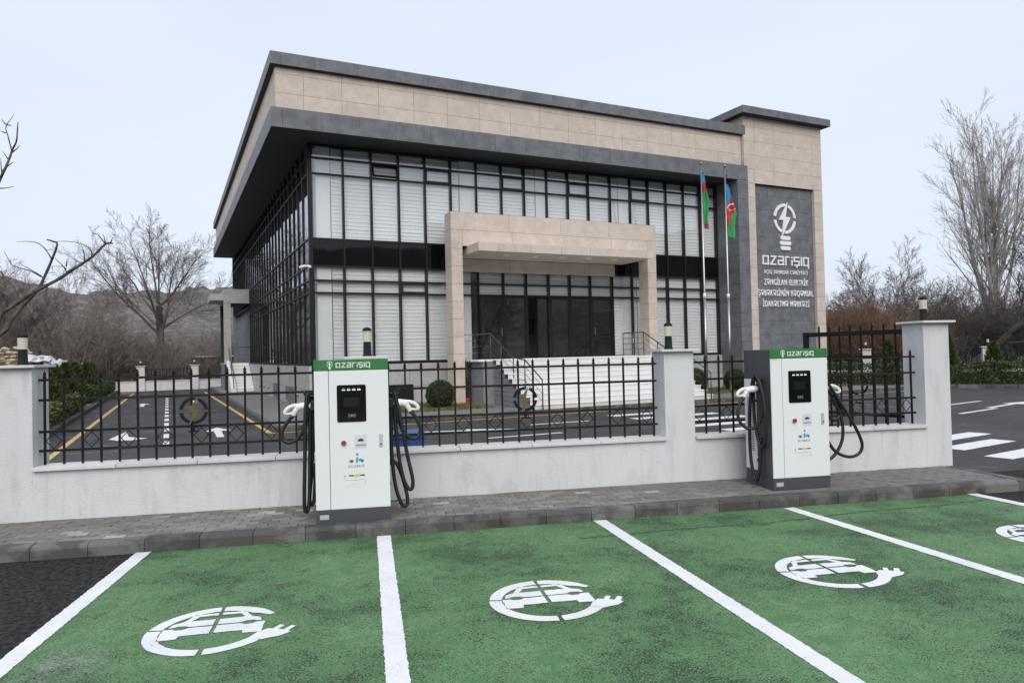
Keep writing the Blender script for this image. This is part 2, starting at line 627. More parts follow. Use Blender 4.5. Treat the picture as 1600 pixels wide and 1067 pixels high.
    m.put(sx.inputs[0], uv)
    u, v = sx.outputs['X'], sx.outputs['Y']
    c = m.mix(m.math('GREATER_THAN', v, .3333), (.035, .30, .085), (.48, .018, .035))
    c = m.mix(m.math('GREATER_THAN', v, .6667), c, (.022, .24, .56))

    def disc(cx, cy, r):
        dx = m.math('MULTIPLY', m.math('SUBTRACT', u, cx), 2.0)
        dy = m.math('SUBTRACT', v, cy)
        d = m.math('ADD', m.math('MULTIPLY', dx, dx), m.math('MULTIPLY', dy, dy))
        return m.math('LESS_THAN', d, r * r)
    cres = m.math('MULTIPLY', disc(.48, .5, .15), m.math('SUBTRACT', 1.0, disc(.495, .5, .12)))
    cres = m.math('MAXIMUM', cres, disc(.55, .5, .045))
    c = m.mix(cres, c, (.8, .8, .8))
    m.set(color=c, rough=.7)
    M['flag'] = m.mat


make_materials()

# ------------------------------------------------------------------ ground, roads, pavement
def jag(pts, step=.05, amp=.004, rng=random.Random(3)):
    """an outline with short uneven edges, as brushed paint has"""
    out = []
    k = len(pts)
    for i in range(k):
        a, b = pts[i], pts[(i + 1) % k]
        L = math.hypot(b[0] - a[0], b[1] - a[1])
        n = max(1, int(L / step))
        for j in range(n):
            t = j / n
            q = amp if j else amp * .5
            out.append((a[0] + (b[0] - a[0]) * t + rng.uniform(-q, q), a[1] + (b[1] - a[1]) * t + rng.uniform(-q, q)))
    return out


def sheet(name, pts, z, mat, parent=None, kind=None):
    mb = MB()
    mb.poly([(p[0], p[1], z) for p in pts])
    o = mb.build(name, mat, parent)
    if kind:
        o['kind'] = kind
    return o


sheet('ground', [(900 * math.cos(a * math.pi / 32), 900 * math.sin(a * math.pi / 32)) for a in range(64)], -.02, M['earth'], kind='structure')
sheet('parking_lot', [(-40, -40), (60, -40), (60, 8.47), (-40, 8.47)], 0.0, M['asphalt'], kind='structure')
inner = sheet('inner_road', [(-14, 8.47), (60, 8.47), (60, 60), (-14, 60)], 0.0, M['inner_asphalt'], kind='structure')
inner['label'] = 'dark asphalt road around the building behind the fence'
bays = sheet('green_parking_surface', jag([(-2.18, -8), (7.0, -8), (6.95, 7.262), (-2.16, 7.262)], .08, .006), .004, M['green'], kind='structure')
bays['label'] = 'green painted asphalt of the charging bays'


def strip(parent, name, a, b, w, z, mat, amp=.006, step=.05):
    dx, dy = b[0] - a[0], b[1] - a[1]
    L = math.hypot(dx, dy)
    nx, ny = -dy / L * w / 2, dx / L * w / 2
    return sheet(name, jag([(a[0] - nx, a[1] - ny), (b[0] - nx, b[1] - ny), (b[0] + nx, b[1] + ny), (a[0] + nx, a[1] + ny)], step, amp), z, mat, parent)


for a, b in (((-2.18, 7.27), (-2.26, 1.5)), ((.05, 7.255), (.12, 1.5)), ((2.31, 7.26), (2.55, 1.2)), ((4.50, 7.22), (5.02, 1.6)), ((6.92, 7.42), (7.12, 5.0))):
    strip(bays, 'bay_line', a, b, .135, .008, M['white_paint'], .0045, .022)


for a, b in zip(((1.9, 6.62), (3.2, 6.70), (3.9, 6.66), (5.2, 6.85), (6.1, 6.86)), ((3.2, 6.70), (3.9, 6.66), (5.2, 6.85), (6.1, 6.86), (6.85, 6.97))):
    strip(bays, 'surface_seam', a, b, .04, .006, M['seam'], .022, .03)


def charging_symbol(cx, cy, rot, seed, s=1.0):
    rng = random.Random(seed)
    root = None
    c, sn = math.cos(rot) * s, math.sin(rot) * s

    def T(p):
        return (cx + p[0] * c - p[1] * sn, cy + p[0] * sn + p[1] * c)
    mb = MB()

    def add(pts, amp=.004):
        mb.poly([(*p, .008) for p in jag([T(p) for p in pts], .035, amp, rng)])

    def arc(a0, a1, ro=.425, ri=.335):
        n = max(3, int(abs(a1 - a0) / 6))
        o_ = [(ro * math.cos(R(a0 + (a1 - a0) * i / n)), ro * math.sin(R(a0 + (a1 - a0) * i / n))) for i in range(n + 1)]
        i_ = [(ri * math.cos(R(a0 + (a1 - a0) * i / n)), ri * math.sin(R(a0 + (a1 - a0) * i / n))) for i in range(n + 1)]
        add(o_ + i_[::-1])
    # the cable ring, with the stencil's bridges left open
    n = 9
    o_ = [(.425 * math.cos(R(28 + 60 * i / n)), .425 * math.sin(R(28 + 60 * i / n))) for i in range(n + 1)]
    i_ = [((.385 - .05 * min(1, i / 3)) * math.cos(R(28 + 60 * i / n)), (.385 - .05 * min(1, i / 3)) * math.sin(R(28 + 60 * i / n))) for i in range(n + 1)]
    add(o_ + i_[::-1])
    arc(92, 169)
    arc(172, 267)
    arc(272, 322)
    # plug with two prongs
    add([(.262, -.205), (.30, -.135), (.36, -.085), (.395, -.10), (.435, -.035), (.465, -.055), (.43, -.115), (.465, -.135), (.51, -.068), (.54, -.09),
         (.50, -.16), (.515, -.185), (.455, -.235), (.385, -.252), (.338, -.268)])
    g = .014
    # roof and bonnet, left and right of the bridge
    add([(-.30, .088), (-.27, .088), (-.245, .105), (-.195, .105), (-.165, .082), (-g, .082), (-g, .185), (-.175, .185), (-.135, .262), (-g, .262), (-g, .305), (-.165, .305), (-.225, .18), (-.285, .15)])
    add([(.30, .088), (.285, .15), (.225, .18), (.165, .305), (g, .305), (g, .262), (.135, .262), (.175, .185), (g, .185), (g, .082), (.165, .082), (.195, .105), (.245, .105), (.27, .088)])
    # lower body with the two wheels
    add([(-.325, .062), (-.325, -.125), (-.205, -.125), (-.195, -.072), (-g, -.072), (-g, .062), (-.165, .062), (-.195, .036), (-.245, .036), (-.27, .062)])
    add([(.325, .062), (.27, .062), (.245, .036), (.195, .036), (.165, .062), (g, .062), (g, -.072), (.195, -.072), (.205, -.125), (.325, -.125)])
    o = mb.build('charging_symbol', M['white_paint'], bays)
    o['label'] = 'white stencilled car and plug symbol'
    return o


charging_symbol(-1.10, 5.07, 0.02, 1)
charging_symbol(1.20, 5.06, 0.0, 2)
charging_symbol(3.55, 5.12, 0.0, 3)
charging_symbol(6.08, 5.50, 0.0, 4)

# inner road markings, laid out along the building
mk = M['road_white']
ye = M['road_yellow']


def bstrip(a, b, w, mat, name='lane_line'):
    return strip(inner, name, fromb(*a)[:2], fromb(*b)[:2], w, .005, mat, .004, .3)


bstrip((-5.0, -7.0), (-4.72, 24.0), .12, ye, 'yellow_edge_line')
bstrip((-.72, -4.3), (-1.05, 22.0), .12, ye, 'yellow_edge_line')
bstrip((-.72, -4.42), (26, -4.42), .12, ye, 'yellow_edge_line')
v = -5.6
while v < 20:
    bstrip((-2.985, v), (-2.985, v + 1.0), .12, mk, 'lane_dash')
    v += 1.75


def arrow(pts, name='lane_arrow', world=False):
    q = [p if world else fromb(*p)[:2] for p in pts]
    return sheet(name, jag(q, .2, .006), .005, mk, inner)


def straight_arrow(cx, cy, ang, L=2.4, world=False):
    c, s = math.cos(ang), math.sin(ang)
    pts = [(-L / 2, -.08), (L * .1, -.08), (L * .1, -.30), (L / 2, 0), (L * .1, .30), (L * .1, .08), (-L / 2, .08)]
    arrow([(cx + x * c - y * s, cy + x * s + y * c) for x, y in pts], world=world)


arrow([(-4.20, -3.35), (-3.92, -1.5), (-3.80, -3.0), (-3.38, -3.62), (-3.7, -3.9), (-4.0, -3.75)])
arrow([(-2.12, -2.9), (-1.78, -1.9), (-1.48, -2.9), (-1.72, -2.9), (-1.76, -4.5), (-1.92, -4.5), (-1.90, -2.9)])
straight_arrow(-3.9, 11.0, math.pi / 2)
straight_arrow(-1.9, 12.0, math.pi / 2)
straight_arrow(3.1, -6.75, -.35, 3.2)
bstrip((-2, -8.55), (1.0, -8.55), .13, mk)
bstrip((3.2, -8.55), (5.0, -8.62), .13, mk)
bstrip((5.2, -6.6), (6.9, -6.7), .13, mk)
for i, vv in enumerate((-5.9, -7.0, -8.15, -9.3, -10.4)):
    bstrip((8.1, vv), (10.9, vv - .05), .42, mk, 'crossing_stripe')
for cx, cy in ((10.95, 11.8), (10.45, 10.78), (10.35, 9.76)):
    strip(inner, 'crossing_stripe', (cx - .85, cy - .32), (cx + .85, cy + .32), .42, .005, M['white_paint'], .008, .1)
straight_arrow(17.9, 17.35, .45, 3.0, True)
strip(inner, 'lane_line', (15.6, 17.6), (18.3, 18.75), .13, .005, mk)
strip(inner, 'lane_line', (14.6, 15.6), (16.6, 16.5), .13, .005, mk)

# pavement in front of the wall: bed, pavers, kerb stones
pave = MB().box(-9.0, 7.60, 7.43, 8.47, -.01, .112).build('pavement', M['sand'])
tag(pave, 'grey block pavement along the foot of the white wall', kind='structure')
PL, PW, GAP = .2, .1, .005
cells = []
row = 0
y = 7.435
while y < 8.44:
    x = -5.4 + (PL / 2 if row % 2 else 0)
    while x < 7.6:
        x1 = min(x + PL, 7.60)
        if x1 - x > .04:
            hit1 = -.72 < (x + x1) / 2 < .24 and y < 8.1
            hit2 = 4.46 < (x + x1) / 2 < 5.40 and y < 8.28 and y > 7.5
            if not (hit1 or hit2):
                cells.append((x, x1, y, min(y + PW, 8.447)))
        x += PL
    y += PW
    row += 1


def cell_key(c):
    mx, my = (c[0] + c[1]) / 2, (c[2] + c[3]) / 2
    az = math.atan2(mx, my) - R(10.957)
    return math.hypot(mx, my) + (50 if abs(az) > R(36.5) else 0)


cells.sort(key=cell_key)
rngp = random.Random(11)
for c in cells[:300]:
    o = block('paver', c[0] + GAP / 2, c[1] - GAP / 2, c[2] + GAP / 2, c[3] - GAP / 2, .06, .124, M['paver'], pave, .004)
    o.location.z += rngp.uniform(-.003, .003)
    o.rotation_euler = (rngp.uniform(-.01, .01), rngp.uniform(-.012, .012), 0)
mb = MB()
for c in cells[300:]:
    dz = rngp.uniform(-.003, .003)
    mb.box(c[0] + GAP / 2, c[1] - GAP / 2, c[2] + GAP / 2, c[3] - GAP / 2, .06, .124 + dz)
o = mb.build('paver_field', M['paver'], pave)
o['kind'] = 'stuff'
for x0, x1, y0, y1 in ((-.72, .24, 7.44, 8.1), (4.46, 5.40, 7.5, 8.28)):
    block('mortar_bed', x0, x1, y0, y1, .08, .121, M['sand'], pave)
prof = [(7.27, -.03), (7.43, -.03), (7.43, .128), (7.31, .128), (7.283, .118), (7.272, .092)]
kme = None
x = -9.02
k = 0
while x < 7.3:
    if kme is None:
        mb = MB().prism([(p[0] - 7.35, p[1]) for p in prof][::-1], 'x', 0, .483)
        kme = mb.mesh('kerb_stone', M['kerb'])
        bm = bmesh.new()
        bm.from_mesh(kme)
        bmesh.ops.recalc_face_normals(bm, faces=bm.faces)
        bm.to_mesh(kme)
        bm.free()
    o = place('kerb_stone', kme, pave, (x, 7.35 + rngp.uniform(-.003, .003), rngp.uniform(-.004, .004)))
    o.rotation_euler = (0, 0, rngp.uniform(-.003, .003))
    x += .489
    k += 1
o = MB().prism([(7.27, 0), (7.62, 0), (7.765, .02), (7.765, .115), (7.74, .128), (7.27, .128)][:0] or [(x, -.03), (7.765, -.03), (7.765, .11), (7.745, .128), (x, .128)], 'y', 7.275, 7.43).build('kerb_stone', M['kerb'], pave)
for y0 in (7.434, 7.93):
    o = MB().prism([(7.605, -.03), (7.765, -.03), (7.765, .11), (7.745, .128), (7.605, .128)], 'y', y0, y0 + .49).build('kerb_stone', M['kerb'], pave)

# raised platform round the building, with its kerb, and the planting bed beside the left road
pf = empty('building_platform', (BX, BY, 0), TB)
tag(pf, 'raised concrete apron with kerb round the foot of the building', kind='structure')
MB().box(-.44, 26, -3.80, 33, -.02, .115).build('apron', M['platform'], pf)
u = -.58
for i in range(27):
    block('kerb_stone', u + .004, u + .996, -3.95, -3.80, -.02, .125, M['kerb'], pf, .012)
    u += 1.0
vv = -3.796
for i in range(30):
    block('kerb_stone', -.58, -.44, vv + .004, vv + .996, -.02, .125, M['kerb'], pf, .012)
    vv += 1.0
bed = empty('planting_bed', (BX, BY, 0), TB)
tag(bed, 'soil bed behind a low kerb left of the inner road', kind='structure')
MB().box(-9.6, -5.72, -14.0, 27, -.02, .10).build('soil', M['soil'], bed)
vv = -10.0
for i in range(36):
    block('kerb_stone', -5.72, -5.56, vv + .004, vv + .996, -.02, .14, M['kerb'], bed, .012)
    vv += 1.0

# hills: to the left and round behind the camera
def hill_height(az):
    # elevation angle in degrees over azimuth (clockwise from +Y)
    pts = [(-180, 8.5), (-120, 8), (-80, 7.5), (-50, 6.6), (-36, 6.0), (-27, 5.6), (-24.5, 5.75), (-22.8, 5.5), (-21, 4.75), (-19, 4.85), (-16, 5.15), (-12, 5.4), (0, 4.5), (20, 2.2), (40, 1.2), (70, 3), (95, 8), (120, 10.2), (150, 9.6), (180, 8.5)]
    for (a0, h0), (a1, h1) in zip(pts, pts[1:]):
        if a0 <= az <= a1:
            t = (az - a0) / (a1 - a0)
            t = t * t * (3 - 2 * t)
            return h0 + (h1 - h0) * t
    return 3


rngh = random.Random(5)
mb = MB()
NA, rr = 720, [110, 150, 200, 250, 300, 340, 380, 430]
prof = [0, .16, .36, .55, .75, .9, 1.0, .9]
for i in range(NA):
    az = -180 + 360 * i / NA
    rough = .12 * math.sin(az * .9) + .10 * math.sin(az * 2.3 + 1) + .06 * math.sin(az * 6.1 + 2)
    for r_, p_ in zip(rr, prof):
        H = 380 * math.tan(R(hill_height(az) + rough * .8)) * p_ + 1.8 * p_
        H += (rngh.uniform(-.7, .7) + 2.4 * math.sin(az * .55 + r_ * .02) * p_ * (1 - p_) * 2) * (1 if 0 < p_ else 0)
        mb.v.append((r_ * math.sin(R(az)), r_ * math.cos(R(az)), H - .3))
K = len(rr)
for i in range(NA):
    j = (i + 1) % NA
    for q in range(K - 1):
        mb.f.append((i * K + q, i * K + q + 1, j * K + q + 1, j * K + q))
        mb.m.append(0)
hills = mb.build('hills', M['hill'], smooth=True)
tag(hills, 'grey brown scrub covered hills', kind='structure')

# ------------------------------------------------------------------ the office building
BLD = empty('office_building', (BX, BY, 0), TB)
tag(BLD, 'two storey office building with dark glass walls and beige and grey stone panels', 'building')
G = 1.31                       # glass plane, both fronts
ZS, ZG = 1.61, 8.85            # sill, head of the glazing
UR = 18.66                     # right end of the front glazing
VL = 31.6                      # far end of the left glazing
jg = .0045                      # half joint


def panel(name, mat, u0, u1, v0, v1, z0, z1, parent):
    return block(name, u0, u1, v0, v1, z0, z1, mat, parent)


def cuts(a, b, first, step):
    out = [a]
    x = a + first
    while x < b - .12:
        out.append(x)
        x += step
    return out + [b]


def clad_front(core, name, mat, us, zs, v, t=.02):
    for u0, u1 in zip(us, us[1:]):
        for z0, z1 in zip(zs, zs[1:]):
            panel(name, mat, u0 + jg, u1 - jg, v - t, v - .001, z0 + jg, z1 - jg, core)


def clad_left(core, name, mat, vs_, zs, u, t=.02):
    for v0, v1 in zip(vs_, vs_[1:]):
        for z0, z1 in zip(zs, zs[1:]):
            panel(name, mat, u - t, u - .001, v0 + jg, v1 - jg, z0 + jg, z1 - jg, core)


# roof edge slab
slab = MB().box(.02, 19.2, .02, 30.2, 10.84, 11.21).build('roof_edge', M['joint'], BLD)
clad_front(slab, 'grey_panel', M['grey'], cuts(0, 19.2, .3, 1.2), [10.83, 11.225], .02)
clad_left(slab, 'grey_panel', M['grey'], cuts(.022, 30.0, .3, 1.2), [10.83, 11.225], .02)
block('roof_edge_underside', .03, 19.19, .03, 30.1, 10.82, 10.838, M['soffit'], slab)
# upper beige wall
wallb = MB().box(.175, 19.1, .175, 30.0, 9.40, 10.82).build('upper_wall', M['joint'], BLD)
zs = [9.515, 10.01, 10.61, 10.815]
clad_front(wallb, 'beige_panel', M['beige'], cuts(.155, 19.08, .85, 1.2), zs, .175)
clad_left(wallb, 'beige_panel', M['beige'], cuts(.177, 30.0, .6, 1.2), zs, .175)
# grey band and its deep soffit
band = MB().box(.02, 19.27, .02, 30.4, 8.93, 9.50).build('band', M['joint'], BLD)
clad_front(band, 'grey_panel', M['grey'], cuts(0, 19.28, .33, 1.2), [8.89, 9.512], .02)
clad_left(band, 'grey_panel', M['grey'], cuts(.022, 30.4, .33, 1.2), [8.89, 9.512], .02)
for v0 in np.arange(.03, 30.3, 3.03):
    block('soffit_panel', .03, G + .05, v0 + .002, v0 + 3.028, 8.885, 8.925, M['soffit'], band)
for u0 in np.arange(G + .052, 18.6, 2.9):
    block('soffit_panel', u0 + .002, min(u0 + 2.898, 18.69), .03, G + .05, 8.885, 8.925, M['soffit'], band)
# grey portal leg at the right end of the front
leg = MB().box(18.71, 19.26, .02, 1.45, .1, 8.93).build('portal_leg', M['joint'], BLD)
zl = [.12] + [.29 + .6 * i for i in range(15)]
zl = [z for z in zl if z < 8.8] + [8.885]
clad_front(leg, 'grey_panel', M['grey'], [18.69, 19.28], zl, .02)
clad_left(leg, 'grey_panel', M['grey'], [.022, 1.31], zl, 18.71)

# tower with the sign
tow = MB().box(19.30, 23.71, .03, .17, 8.82, 11.66)
tow.box(19.30, 19.67, .03, .17, .1, 8.82).box(23.21, 23.71, .03, .17, .1, 8.82).box(19.12, 23.71, .17, 2.6, .1, 11.66).box(19.12, 19.30, .03, .17, 9.6, 11.66)
tower = tow.build('tower', M['joint'], BLD)
zt = [8.80, 9.40, 10.0, 10.6, 11.2, 11.64]
clad_front(tower, 'beige_panel', M['beige'], [19.285, 19.68, 20.80, 21.95, 23.10, 23.73], zt[:2], .03)
clad_front(tower, 'beige_panel', M['beige'], [19.10, 19.70, 20.85, 22.0, 23.10, 23.73], zt[1:], .03)
zt = [.12] + [.40 + .6 * i for i in range(14)] + [8.797]
clad_front(tower, 'beige_panel', M['beige'], [19.285, 19.68], zt, .03)
clad_front(tower, 'beige_panel', M['beige'], [23.20, 23.73], zt, .03)
clad_left(tower, 'beige_panel', M['beige'], [.035, .8, 2.0, 2.6], [9.55, 10.0, 10.6, 11.2, 11.64], 19.12)
for z0, z1 in zip(zt, zt[1:]):                      # reveals of the recess
    panel('beige_panel', M['beige'], 19.66, 19.679, .012, .148, z0 + jg, z1 - jg, tower)
    panel('beige_panel', M['beige'], 23.201, 23.22, .012, .148, z0 + jg, z1 - jg, tower)
zt = [.12] + [.55 + .6 * i for i in range(14)] + [8.797]
clad_front(tower, 'grey_panel', M['grey'], [19.685, 20.55, 21.70, 22.85, 23.195], zt, .168)
cap = MB().box(18.81, 23.97, -.30, 2.9, 11.66, 11.94).build('tower_cap', M['joint'], BLD)
clad_front(cap, 'grey_panel', M['grey'], cuts(18.79, 23.99, .9, 1.2), [11.645, 11.955], -.30)
clad_left(cap, 'grey_panel', M['grey'], [-.298, .9, 2.1, 2.9], [11.645, 11.955], 18.81)
panel('grey_panel', M['grey'], 23.972, 23.99, -.29, 2.9, 11.645, 11.955, cap)
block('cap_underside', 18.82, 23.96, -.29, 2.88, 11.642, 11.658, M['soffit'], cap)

# base wall under the glazing
base = MB().box(G - .09, 18.69, G - .09, G + .3, .1, 1.54).box(G - .09, G + .3, G + .3, 20.2, .1, 1.54).build('base_wall', M['joint'], BLD)
zb = [.12, .75, 1.545]
clad_front(base, 'base_panel', M['base'], cuts(G - .11, 18.69, 1.0, 1.2), zb, G - .09)
clad_left(base, 'base_panel', M['base'], cuts(G - .088, 20.2, .9, 1.2), zb, G - .09)
for u0, u1 in ((3.82, 4.72), (16.9, 17.7)):
    wdw = block('basement_window', u0, u1, G - .145, G - .112, .16, .82, M['frame'], base)
    block('pane', u0 + .05, u1 - .05, G - .150, G - .146, .21, .77, M['spandrel'], wdw)
for v0, v1 in ((8.2, 9.6), (4.3, 6.1)):
    wdw = block('basement_window', G - .16, G - .112, v0, v1, .22, .76, M['grey'], base)
    block('pane', G - .165, G - .161, v0 + .12, v1 - .12, .28, .70, M['spandrel'], wdw)
for v0 in (3.4, 11.5, 13.0, 14.8):
    MB().tube([(G - .111, v0, .52), (G - .18, v0, .52)], [.07, .055], 12).build('vent_cap', M['steel'], base, smooth=True)

# structure behind the glass
MB().box(G + .55, UR + .02, G + .55, VL, 1.35, ZS - .02).box(G + .02, UR + .02, G + .02, G + .55, 1.45, ZS - .02).box(G + .02, G + .55, G + .55, 20.2, 1.45, ZS - .02).build('ground_floor_slab', M['interior'], BLD)
MB().box(G + .06, UR + .02, G + .06, VL, 4.86, 5.70).build('upper_floor_slab', M['interior'], BLD)
MB().box(G + .06, UR + .02, G + .06, VL, ZG + .03, 8.93).build('ceiling', M['interior'], BLD)
MB().box(UR + .03, UR + .3, G + .3, 30, .1, 9.35).box(8.0, 8.15, 7.0, 29.9, 1.6, 4.85).box(1.9, UR, 7.0, 7.1, 5.71, ZG).build('inner_wall', M['interior'], BLD)
MB().box(G, UR + .3, VL - .02, VL + .2, .1, 9.35).build('back_wall', M['sidewall'], BLD)
MB().box(.2, 19.1, 1.6, 30.0, 9.0, 9.38).build('roof_deck', M['roof_membrane'], BLD)
for (u0, u1, z0, z1, v0) in ((1.56, 2.03, 1.62, 4.85, .10), (1.56, 2.03, 5.72, 8.84, .10), (6.70, 7.28, 5.72, 8.84, .10), (9.82, 10.30, 5.72, 8.84, .10), (13.62, 14.3, 5.72, 8.84, .10),
                             (6.45, 7.05, 1.62, 4.85, .10), (13.75, 14.4, 1.62, 4.85, .10), (17.95, 18.4, 5.72, 8.84, .4)):
    block('column', u0, u1, G + v0, G + v0 + .45, z0, z1, M['interior_white'], BLD)

# glazing
US = [G, 2.45, 3.41, 4.38, 5.34, 6.31, 7.31, 8.33, 9.28, 10.25, 11.19, 12.13, 13.16, 14.13, 15.03, 15.95, 16.87, 17.78, UR]
ZR = [1.61, 3.95, 4.36, 4.84, 5.74, 7.90, 8.42, 8.85]       # transom heights
glz = MB().box(G - .02, G + .11, G - .02, G + .11, 1.55, ZG).build('corner_post', M['frame'], BLD)
DOOR0, DOOR1 = 7.31, 13.16
OPEN_SASH = {(2, 5), }                                       # tilted-out sash, upper floor


def blind_mesh(w, h, rng, pitch=.128):
    mb = MB()
    n = int(h / pitch)
    z = h
    for i in range(n + 1):
        zb_ = max(0.0, z - pitch + .006)
        if z - zb_ < .02:
            break
        t = .015 + rng.uniform(-.006, .006)
        dz = rng.uniform(-.003, .003)
        mb.quad((0, .022, z), (w, .022, z + dz), (w, .022 - t, zb_ + dz), (0, .022 - t, zb_))
        mb.quad((0, .022 - t, zb_), (w, .022 - t, zb_ + dz), (w, .03, zb_ + .004), (0, .03, zb_ + .004))
        z -= pitch
    return mb


_bl = {}


def blind(u0, u1, z0, z1, seed):
    key = (round(u1 - u0, 2), round(z1 - z0, 2), seed % 3)
    if key not in _bl:
        _bl[key] = blind_mesh(u1 - u0, z1 - z0, random.Random(seed)).mesh('blind', M['blind'])
    return place('blind', _bl[key], BLD, (u0, G + .10 + .012 * (seed % 2), z0))


rb = random.Random(21)
for i in range(len(US) - 1):
    u0, u1 = US[i] + (.11 if i == 0 else .03), US[i + 1] - .03
    for k in range(len(ZR) - 1):
        z0, z1 = ZR[k] + .03, ZR[k + 1] - .03
        door_zone = US[i] >= DOOR0 - .01 and US[i + 1] <= DOOR1 + .01
        if k == 0 and door_zone:
            continue
        if k == 3:
            block('spandrel_pane', u0 - .005, u1 + .005, G + .005, G + .03, z0, z1, M['spandrel'], BLD)
            continue
        if (i, k) in OPEN_SASH:
            fr = MB().box(0, u1 - u0, -.03, .03, 0, .05).box(0, u1 - u0, -.03, .03, z1 - z0 - .05, z1 - z0).box(0, .05, -.03, .03, .05, z1 - z0 - .05).box(u1 - u0 - .05, u1 - u0, -.03, .03, .05, z1 - z0 - .05).build('open_sash', M['frame'], BLD)
            fr.location = (u0, G - .12, z0 + .02)
            fr.rotation_euler = (R(-24), 0, 0)
            block('pane', .05, u1 - u0 - .05, -.008, .008, .05, z1 - z0 - .05, M['glass'], fr)
            continue
        if (i, k) in ((4, 5), (7, 5), (10, 5), (13, 5), (3, 1)):     # framed sashes
            fr = MB().box(u0, u1, G - .03, G + .02, z0, z0 + .05).box(u0, u1, G - .03, G + .02, z1 - .05, z1).box(u0, u0 + .05, G - .03, G + .02, z0 + .05, z1 - .05).box(u1 - .05, u1, G - .03, G + .02, z0 + .05, z1 - .05).build('sash', M['frame'], BLD)
            block('pane', u0 + .05, u1 - .05, G + .004, G + .018, z0 + .05, z1 - .05, M['glass'], fr)
            continue
        o = block('pane', u0 - .005, u1 + .005, G + .008, G + .024, z0 - .005, z1 + .005, M['glass'], BLD)
        o.rotation_euler = (rb.gauss(0, .0022), 0, rb.gauss(0, .0022))
# blinds: one per bay and storey, behind the panes
for i in range(len(US) - 1):
    u0, u1 = US[i] + .06, US[i + 1] - .04
    if i == 0:
        u0 = 2.06
    spans = [(u0, u1)]
    if i == 5:
        spans = [(u0, 6.66)]
    if i == 6:
        spans = [(7.30, u1)]
    if i == 8:
        spans = [(u0, 9.78)]
    if i == 9:
        spans = [(10.33, u1)]
    if i == 12:
        spans = [(u0, 13.58)]
    if i == 13:
        spans = [(14.33, u1)]
    for a, b in spans:
        if b - a > .1:
            blind(a, b, 5.76, 8.80, i)
    door_zone = US[i] >= DOOR0 - .01 and US[i + 1] <= DOOR1 + .01
    if door_zone:
        blind(u0, u1, 4.0, 4.82, i)
    else:
        a = u0
        if i == 5:
            spans = [(u0, 6.42)] if 6.42 - u0 > .08 else []
        elif i == 13:
            spans = [(14.44, u1)]
        else:
            spans = [(u0, u1)]
        for a, b in spans:
            if b - a > .1:
                blind(a, b, 1.64, 4.82, i + 5)
for i, u in enumerate(US[1:-1]):
    low = 1.55 if not (DOOR0 + .1 < u < DOOR1 - .1) else 3.95
    block('mullion', u - .03, u + .03, G - .035, G + .09, low, ZG, M['frame'], BLD)
block('mullion', UR - .03, UR + .05, G - .035, G + .09, 1.55, ZG, M['frame'], BLD)
for z in ZR[1:]:
    block('transom', G + .09, UR, G - .028, G + .08, z - .03, z + .03, M['frame'], BLD)
block('sill', G - .04, DOOR0, G - .115, G + .09, 1.548, 1.61, M['frame'], BLD)
block('sill', DOOR1, UR, G - .115, G + .09, 1.548, 1.61, M['frame'], BLD)

# left glazing: panes, mullions and transoms one by one as far as they can be told apart
VS = [G + .12] + [G + .12 + .985 * (i + 1) for i in range(30)]
NEAR = 17
far = MB()
farm = MB()
for i in range(len(VS) - 1):
    v0, v1 = VS[i] + .025, VS[i + 1] - .025
    for k in range(len(ZR) - 1):
        if k < 3 and VS[i + 1] > 20.3:
            continue
        z0, z1 = ZR[k] + .025, ZR[k + 1] - .025
        mat = M['spandrel'] if k == 3 else M['glass']
        if i < NEAR:
            o = block('spandrel_pane' if k == 3 else 'pane', G + .008, G + .024, v0 - .005, v1 + .005, z0 - .005, z1 + .005, mat, BLD)
            o.rotation_euler = (0, rb.gauss(0, .0022), rb.gauss(0, .0022))
        else:
            far.box(G + .008, G + .024, v0 - .005, v1 + .005, z0 - .005, z1 + .005, 1 if k == 3 else 0)
    if i:
        low = 1.55 if VS[i] < 20.3 else 4.84
        if i <= NEAR + 8:
            block('mullion', G - .035, G + .09, VS[i] - .025, VS[i] + .025, low, ZG, M['frame'], BLD)
        else:
            farm.box(G - .035, G + .09, VS[i] - .025, VS[i] + .025, low, ZG)
o = far.build('far_panes', [M['glass'], M['spandrel']], BLD)
o['kind'] = 'stuff'
farm.box(G - .035, G + .09, VS[-1], VS[-1] + .1, 4.84, ZG)
o = farm.build('far_mullions', M['frame'], BLD)
o['kind'] = 'stuff'
for z in ZR[1:]:
    block('transom', G - .028, G + .08, G + .09, 20.3 if z < 4.8 else VS[-1], z - .025, z + .025, M['frame'], BLD)
block('sill', G - .115, G + .09, G + .09, 20.3, 1.548, 1.61, M['frame'], BLD)
block('ground_floor_back', 1.95, 2.05, 7.0, 20.3, 1.62, 4.85, M['interior'], BLD)

